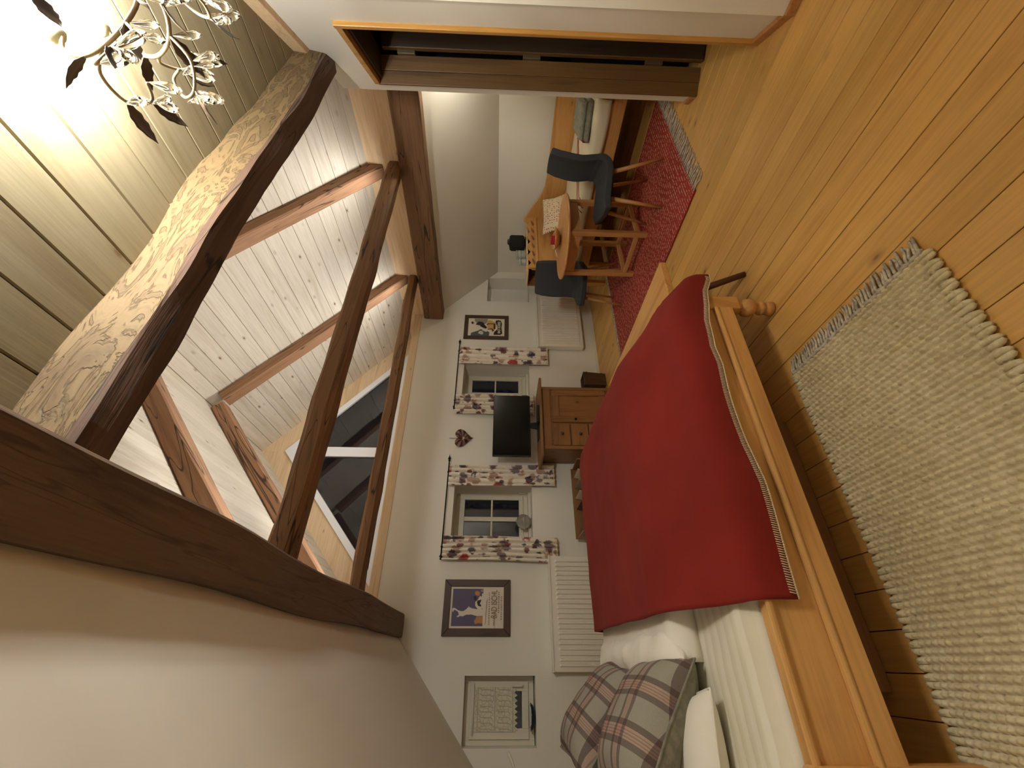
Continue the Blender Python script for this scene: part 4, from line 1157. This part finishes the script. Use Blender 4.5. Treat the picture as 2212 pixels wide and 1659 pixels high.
def chair(loc, rz, label, name='upholstered_chair', leg='oakZ'):
    o = thing(name, label, 'chair', loc, rz, 'charcoal chairs at the round table')
    prof = [(0.225, 0.455), (0.15, 0.470), (0.02, 0.462), (-0.10, 0.452), (-0.165, 0.462), (-0.200, 0.50), (-0.212, 0.56), (-0.220, 0.66), (-0.238, 0.78), (-0.262, 0.88), (-0.290, 0.955)]
    wds = [0.205, 0.225, 0.228, 0.222, 0.215, 0.208, 0.204, 0.205, 0.205, 0.198, 0.185]
    n = len(prof)
    def side(off, part):
        a, b = part
        def fn(u, v):
            q = a+(b-a)*v; i = min(int(q), n-2); f = q-i
            y = prof[i][0]+(prof[i+1][0]-prof[i][0])*f; z = prof[i][1]+(prof[i+1][1]-prof[i][1])*f; w_ = wds[i]+(wds[i+1]-wds[i])*f
            x = (2*u-1)*w_
            up_ = min(1, max(0, (z-0.50)/0.2))
            y += 0.045*(2*u-1)**2*up_; z += 0.012*(2*u-1)**2*(1-up_)
            return Vector((x, y, z))
        return fn
    MB().grid(15, 18, side(0, (0, 6.0))).build('seat', 'charcoal', o, smooth=True, solid=0.055).modifiers['solid'].offset = 0
    MB().grid(15, 22, side(0, (4.6, 10))).build('backrest', 'charcoal', o, smooth=True, solid=0.05)
    for c in o.children:
        b = c.modifiers.new('bevel', 'BEVEL'); b.width = 0.018; b.segments = 3; b.limit_method = 'ANGLE'; b.angle_limit = math.radians(50)
    for sx in (-1, 1):
        MB().tube([(sx*0.14, 0.12, 0.44), (sx*0.198, 0.205, 0.012)], [0.019, 0.012], 10).build('leg', leg, o, smooth=True)
        MB().tube([(sx*0.14, -0.10, 0.44), (sx*0.198, -0.205, 0.012)], [0.019, 0.012], 10).build('leg', leg, o, smooth=True)
    bx('under_frame', 'black', (-0.15, -0.12, 0.418), (0.15, 0.14, 0.436), o, 0.004)
    return o
def head(fx, fy): return math.atan2(fy, fx)-PI/2
chair((3.50, 2.172, 0), head(-0.82, 0.57), 'charcoal felt chair on tapered legs standing nearest the doorway')
chair((3.60, 3.355, 0), head(-0.84, -0.54), 'charcoal felt chair on tapered legs between table and radiator')

# things on the table
TR = thing('wooden_tray', 'shallow wooden leaf-shaped tray on the round table', 'tray', (3.63, 2.80, 0.762), 0.9)
m = MB()
def tray(u, v):
    a = 2*PI*u; r = v
    x = 0.21*r*math.cos(a); y = 0.10*r*math.sin(a)*(1-0.25*math.cos(a))
    return Vector((x, y, 0.012+0.045*r**3+0.02*r**2*abs(math.cos(a))))
m.grid(36, 8, tray, True); m.build('bowl', 'oakX', TR, smooth=True, solid=0.008)
MB().lathe([(0.05, 0), (0.055, 0.008), (0.04, 0.012)], 16).build('base', 'oakX', TR)
tag(bx('red_box', 'redbox', (-0.035, -0.03, 0), (0.035, 0.03, 0.055), bevel=0.002, off=(3.62, 2.80, 0.806)), 'small crimson box lying in the wooden tray', 'box')
mt = thing('matchstick', 'thin pale stick poking out of the wooden tray', 'stick', (3.55, 2.86, 0.80))
MB().tube([(-0.05, 0.05, -0.01), (0.05, -0.03, 0.03)], 0.004, 6).build('stick', 'p_cream', mt)

# ================================================================== DAYBED AND WHAT LIES ON IT
DBX0, DBX1, DBY0, DBY1 = 4.15, 5.17, 1.62, 3.63
dc = Vector((4.66, 2.62, 0))
DB = thing('daybed', 'antique pine daybed with carved headboard along the alcove wall', 'bed', tuple(dc))
def db(name, mat, a, b, par=DB, bevel=0.005): return bx(name, mat, tuple(Vector(a)-dc), tuple(Vector(b)-dc), par, bevel)
db('front_rail', 'pineY', (DBX0, DBY0, 0.275), (DBX0+0.035, DBY1, 0.49))
MB().prism([tuple(Vector(p)-dc) for p in [(DBX1-0.035, DBY0, 0.30), (DBX1-0.035, DBY1+0.02, 0.30), (DBX1-0.035, DBY1+0.02, 1.06), (DBX1-0.035, DBY1-0.06, 1.02), (DBX1-0.035, DBY1-0.20, 0.95), (DBX1-0.035, DBY1-0.34, 0.87),
            (DBX1-0.035, DBY1-0.46, 0.825), (DBX1-0.035, DBY1-0.62, 0.81), (DBX1-0.035, DBY0, 0.80)]], (0.035, 0, 0)).build('back_panel', 'pineY', DB, bevel=0.004)
hbd = db('headboard', 'pine', (DBX0-0.01, DBY1, 0.05), (DBX1, DBY1+0.035, 0.985))
# scroll-cut crest
cr = []
for i in range(41):
    t = i/40; xx = DBX0-0.01+(DBX1-DBX0+0.01)*t
    zz = 1.012+0.022*math.cos(t*PI*10)+ (0.075*math.exp(-((t-0.93)/0.045)**2))
    cr.append((xx, DBY1-0.012, zz))
cr += [(DBX1, DBY1-0.012, 0.915), (DBX0-0.01, DBY1-0.012, 0.915)]
MB().prism([tuple(Vector(p)-dc) for p in cr], (0, 0.03, 0)).build('crest', 'pine', hbd, bevel=0.004)
db('crest_moulding', 'pine', (DBX0-0.02, DBY1-0.022, 0.895), (DBX1, DBY1+0.0, 0.92), hbd, 0.006)
for i in range(6):
    xx = DBX0+0.09+i*0.155
    m = MB(); 
    pts = []
    for k in range(12):
        a = 2*PI*k/12; pts.append(Vector((xx+0.05*math.cos(a)*(1+0.3*math.sin(a)), DBY1-0.016, 0.957+0.016*math.sin(a)+0.012*math.cos(a)))-dc)
    m.prism([tuple(p) for p in pts], (0, -0.008, 0)); m.build('carving', 'cabX', hbd, bevel=0.003)
# shelf box behind the headboard
bk = db('shelf_box', 'cabX', (DBX0-0.02, DBY1+0.036, 0.86), (DBX1-0.05, DBY1+0.30, 0.895))
db('box_top', 'strip', (DBX0-0.03, DBY1+0.03, 1.02), (DBX1-0.05, DBY1+0.31, 1.04), bk)
db('box_back', 'cabX', (DBX0-0.02, DBY1+0.28, 0.895), (DBX1-0.05, DBY1+0.30, 1.02), bk)
for xx in (DBX0+0.02, DBX1-0.12): db('post', 'pineZ', (xx-0.03, DBY1+0.22, 0.0), (xx+0.03, DBY1+0.28, 0.86), DB)
for xx, yy in ((DBX0+0.02, DBY0+0.05), (DBX1-0.07, DBY0+0.05), (DBX0+0.02, DBY1-0.03), (DBX1-0.07, DBY1-0.03)):
    db('foot', 'pineZ', (xx-0.02, yy-0.03, 0.0), (xx+0.05, yy+0.03, 0.275), DB)
db('slat_base', 'pineY', (DBX0+0.035, DBY0+0.02, 0.33), (DBX1-0.036, DBY1, 0.36))
dm = thing('daybed_mattress', 'flat mattress in the daybed under the cream throw', 'mattress', (4.64, 2.62, 0.361))
rbox(0.445, 0.97, 0.155, 24, 36, 0.04, 0.003, 21).build('cover', 'throw', dm, smooth=True)
# cream throw with red stripes, hanging a little over the rail
TW = thing('striped_throw', 'cream wool throw with fine red stripes spread on the daybed', 'blanket', (4.64, 2.62, 0))
def thr(u, v):
    y = -0.92+1.86*v; q = u
    pts = [(4.11, 0.40), (4.118, 0.485), (4.15, 0.535), (4.24, 0.548), (4.7, 0.552), (5.08, 0.553)]
    hang = 0.03*nz(y*2, 1)
    pts = [(4.112, 0.42+hang), (4.120, 0.505), (4.155, 0.54)] + pts[3:]
    x, z = samp(pts, q)
    return Vector((x-4.64, y, z+0.008*nz(x*4, y*3)+0.004*nz(x*11, y*9)))
MB().grid(40, 60, thr).build('cloth', 'throw', TW, smooth=True, solid=0.007)
for k, off in enumerate((0.0, 0.03, 0.06)):
    m = MB(); npt = 50
    pts = []
    for i in range(npt):
        t = i/(npt-1)
        v = 0.24+off+0.30*t; u = 0.95-0.90*t
        pts.append(thr(u, v)+Vector((0, 0, 0.0045)))
    m.tube(pts, 0.0042, 5); m.build('stripe', 'red_stripe', TW, smooth=True)
GB = thing('grey_blanket', 'folded grey blanket with red stitching at the near end of the daybed', 'blanket', (4.42, 1.98, 0.556), 0.25)
rbox(0.24, 0.17, 0.06, 20, 20, 0.035, 0.01, 31).build('fold', 'grey_felt', GB, smooth=True)
rbox(0.23, 0.16, 0.045, 20, 20, 0.03, 0.01, 35).build('fold', 'grey_felt', GB, smooth=True, off=(0.0, 0.0, 0.055))
m = MB()
for i in range(12): m.tube([(-0.22+0.02*i, 0.172, 0.012), (-0.215+0.02*i, 0.172, 0.05)], 0.005, 5)
m.build('stitching', 'red_stripe', GB)
pc = put_cushion('dotted_cushion', 'cream cushion with rust dots leaning on the carved headboard', 'cushion', 0.24, 0.16, 0.07, ('cushpat', 'cushpat'), (4.78, 3.30, 0.70), (math.radians(62), 0.0, math.radians(-24)), 3)
# speaker and glasses on the shelf box
SPK = thing('speaker', 'rounded black portable speaker on the shelf behind the daybed headboard', 'speaker', (4.80, 3.78, 1.041))
m = MB()
def spk(u, v):
    a = 2*PI*u; c, s_ = math.cos(a), math.sin(a); e = 0.45
    x = 0.12*math.copysign(abs(c)**e, c); y = 0.06*math.copysign(abs(s_)**e, s_)
    k = 1 if 0.12 < v < 0.88 else (0.86 if 0.02 < v < 0.98 else 0.0)
    return Vector((x*k, y*k, 0.235*min(1, max(0, (v-0.02)/0.96))))
m.grid(32, 12, spk, True); m.build('body', 'blackfab', SPK, smooth=True)
MB().tube([(-0.03, 0, 0.232), (-0.02, 0, 0.242), (0.06, 0, 0.242), (0.07, 0, 0.232)], 0.008, 8).build('strap', 'black', SPK, smooth=True)
bx('base', 'black', (-0.085, -0.045, 0), (0.085, 0.045, 0.008), SPK, 0.004)
def jar(name, loc, r, h, label):
    o = thing(name, label, 'jar', loc)
    MB().lathe([(r*0.9, 0), (r, 0.01), (r, h*0.45), (r*0.93, h*0.5), (r, h*0.55), (r, h-0.008), (r*0.94, h-0.008), (r*0.93, h*0.5), (r*0.9, 0.014), (0.003, 0.012)], 22).build('glass', 'jar', o, smooth=True)
    MB().lathe([(r*0.98, h), (r*1.02, h+0.004), (r*1.02, h+0.018), (r*0.5, h+0.022)], 22).build('lid', 'jar', o, smooth=True)
jar('storage_jar', (4.555, 3.78, 1.041), 0.062, 0.115, 'wide clear storage jar with lid beside the black speaker')
jar('drinking_glass', (4.42, 3.78, 1.041), 0.045, 0.075, 'short clear glass jar at the end of the row by the speaker')

# ================================================================== ALCOVE WALL LAMP (behind the diagonal wall's end)
AL = thing('wall_lamp', 'small wall lamp inside the alcove behind the doorway wall', 'lamp', (4.55, 1.45, 1.60))
bx('plate', 'white_metal', (-0.04, -0.03, -0.06), (0.04, -0.015, 0.06), AL, 0.004)
MB().lathe([(0.03, -0.02), (0.055, 0.06), (0.052, 0.06), (0.027, -0.018)], 20, caps=False).build('shade', 'white_paint', AL, smooth=True, off=(0, 0.07, 0))
MB().lathe([(0.002, 0.0), (0.016, 0.01), (0.02, 0.03), (0.012, 0.045), (0.002, 0.05)], 12).build('bulb', 'bulb', AL, smooth=True, off=(0, 0.07, -0.01))
MB().tube([(0, -0.02, -0.02), (0, 0.07, -0.025)], 0.008, 8).build('arm', 'white_metal', AL)
l = bpy.data.lights.new('alcove_lamp', 'POINT'); l.energy = ALCOVE_W; l.color = (1.0, 0.96, 0.84); l.shadow_soft_size = 0.03
lo = bpy.data.objects.new('lamp_light', l); COL.objects.link(lo); lo.parent = AL; lo.location = (0, 0.07, 0.075)

# reading lamp rod at the bed head
RL = thing('reading_lamp', 'slim pale arm of a reading lamp beside the small window', 'lamp', (-0.66, 4.28, 1.18))
MB().tube([(-0.16, 0.0, -0.08), (-0.03, 0, 0.0), (0.045, 0, 0.035), (0.075, 0, 0.055)], [0.007, 0.008, 0.013, 0.012], 8).build('arm', 'white_metal', RL, smooth=True)
bx('wall_plate', 'white_metal', (-0.30, -0.03, -0.14), (-0.28, 0.03, -0.04), RL, 0.004)
MB().tube([(-0.28, 0, -0.09), (-0.16, 0, -0.08)], 0.007, 8).build('bracket', 'white_metal', RL, smooth=True)

# ================================================================== CHANDELIER
CD = thing('chandelier', 'vine chandelier with dark leaves and clear glass drops under the boarded ceiling', 'chandelier', tuple(CH))
CS = 0.78
zc_ = ZC-CH.z
MB().lathe([(0.06, zc_-0.002), (0.062, zc_-0.02), (0.03, zc_-0.04), (0.012, zc_-0.045)], 20).build('ceiling_rose', 'stem', CD, smooth=True)
MB().tube([(0, 0, zc_-0.04), (0, 0, 0.02), (0, 0, -0.10)], 0.009, 8).build('column', 'stem', CD, smooth=True)
# leaf and drop meshes shared
def leaf_mesh(L, W_):
    m = MB()
    def fn(u, v):
        t = u; w_ = W_*math.sin(PI*min(1, t*1.02))**0.8*(1+0.10*math.sin(t*26))*(1-0.35*t)
        s_ = 2*v-1
        return Vector((L*t, s_*w_, 0.10*L*math.sin(t*PI)-abs(s_)*w_*0.25))
    m.grid(18, 5, fn); return m
def drop_mesh(L, R):
    prof = []
    for i in range(11):
        t = i/10
        prof.append((R*(math.sin(PI*t**0.62))**0.9*(0.35+0.65*1.0)+0.0006, -L+L*(t)))
    m = MB(); m.lathe(prof, 10); return m
rng = random.Random(4)
lf0 = dp0 = None
def put_leaf(p, d, L=0.09, roll=0.0):
    global lf0
    d = Vector(d).normalized(); q = d.to_track_quat('X', 'Z') @ Matrix.Rotation(roll, 3, 'X').to_quaternion()
    if lf0 is None: lf0 = leaf_mesh(0.09, 0.019).build('leaf', 'leaf', CD, smooth=True, solid=0.0012); o_ = lf0
    else: o_ = child(lf0, CD)
    o_.location = p; o_.rotation_mode = 'QUATERNION'; o_.rotation_quaternion = q; o_.scale = (L/0.09,)*3
def put_drop(p, s_=1.0, tilt=(0, 0)):
    global dp0
    if dp0 is None: dp0 = drop_mesh(0.078, 0.0118).build('glass_drop', 'crystal', CD, smooth=True); o_ = dp0
    else: o_ = child(dp0, CD)
    o_.location = p; o_.scale = (s_,)*3; o_.rotation_euler = (tilt[0], tilt[1], rng.uniform(0, 6))
na = 6
for k in range(na):
    a = 2*PI*k/na + 0.30
    ca, sa = math.cos(a), math.sin(a)
    R3 = lambda r, z, da=0.0: Vector((CS*r*math.cos(a+da), CS*r*math.sin(a+da), CS*z))
    arm = [R3(0.01, -0.08), R3(0.10, -0.13, 0.1), R3(0.19, -0.10, 0.15), R3(0.255, -0.02, 0.1), R3(0.27, 0.06, 0.02), R3(0.25, 0.13, -0.04), R3(0.20, 0.13, -0.08)]
    def smooth_path(pts, n=26):
        out = []
        for i in range(n):
            t = i/(n-1)*(len(pts)-1); j = min(int(t), len(pts)-2); f = t-j
            p_1 = pts[max(j-1, 0)]; p0_ = pts[j]; p1_ = pts[j+1]; p2_ = pts[min(j+2, len(pts)-1)]
            out.append(0.5*((2*p0_)+(-p_1+p1_)*f+(2*p_1-5*p0_+4*p1_-p2_)*f*f+(-p_1+3*p0_-3*p1_+p2_)*f**3))
        return out
    MB().tube(smooth_path(arm), 0.0055, 7).build('arm', 'stem', CD, smooth=True)
    curl = [R3(0.19, -0.10, 0.15), R3(0.25, -0.15, 0.30), R3(0.33, -0.13, 0.38), R3(0.36, -0.07, 0.32), R3(0.32, -0.04, 0.22), R3(0.285, -0.08, 0.22)]
    MB().tube(smooth_path(curl), 0.0042, 6).build('tendril', 'stem', CD, smooth=True)
    curl2 = [R3(0.255, -0.02, 0.1), R3(0.31, 0.03, -0.05), R3(0.37, 0.0, -0.18), R3(0.36, -0.06, -0.26), R3(0.31, -0.07, -0.22)]
    MB().tube(smooth_path(curl2), 0.0042, 6).build('tendril', 'stem', CD, smooth=True)
    for (r, z, da, L, dr_) in ((0.19, -0.10, 0.15, 0.10, (1, 0.3, -0.5)), (0.33, -0.13, 0.38, 0.085, (1, 0.8, -0.6)), (0.37, 0.0, -0.18, 0.095, (1, -0.6, -0.4)), (0.36, -0.06, -0.26, 0.08, (0.6, -0.8, -0.8)), (0.27, 0.05, 0.02, 0.09, (1, 0.3, 0.4)), (0.11, -0.13, 0.1, 0.08, (0.5, 0.6, -0.7))):
        d_ = Vector((dr_[0]*ca-dr_[1]*sa, dr_[0]*sa+dr_[1]*ca, dr_[2]))
        put_leaf(R3(r, z, da), d_, L*1.05, rng.uniform(-0.8, 0.8))
    for (r, z, da) in ((0.10, -0.135, 0.1), (0.19, -0.105, 0.15), (0.25, -0.155, 0.30), (0.33, -0.135, 0.38), (0.36, -0.075, 0.32), (0.285, -0.085, 0.22), (0.31, -0.075, -0.22), (0.36, -0.065, -0.26), (0.37, -0.005, -0.18)):
        put_drop(R3(r, z, da), rng.uniform(0.8, 1.15), (rng.uniform(-0.3, 0.3), rng.uniform(-0.3, 0.3)))
        if rng.random() < 0.6: put_drop(R3(r+0.012, z-0.004, da+0.05), rng.uniform(0.6, 0.9), (rng.uniform(-0.5, 0.5), rng.uniform(-0.5, 0.5)))
    pc_ = R3(0.20, 0.125, -0.08)
    MB().lathe([(0.006, 0.0), (0.018, 0.012), (0.024, 0.035), (0.021, 0.035), (0.006, 0.010)], 14).build('bulb_cup', 'cup', CD, smooth=True, off=tuple(pc_))
    MB().lathe([(0.002, 0.018), (0.010, 0.022), (0.012, 0.045), (0.009, 0.062), (0.002, 0.070)], 12).build('bulb', 'bulb', CD, smooth=True, off=tuple(pc_))
    l = bpy.data.lights.new('bulb_light', 'POINT'); l.energy = BULB_W; l.color = (1.0, 0.985, 0.94); l.shadow_soft_size = 0.02
    lo = bpy.data.objects.new('lamp_light', l); COL.objects.link(lo); lo.parent = CD; lo.location = pc_+Vector((0, 0, 0.078))
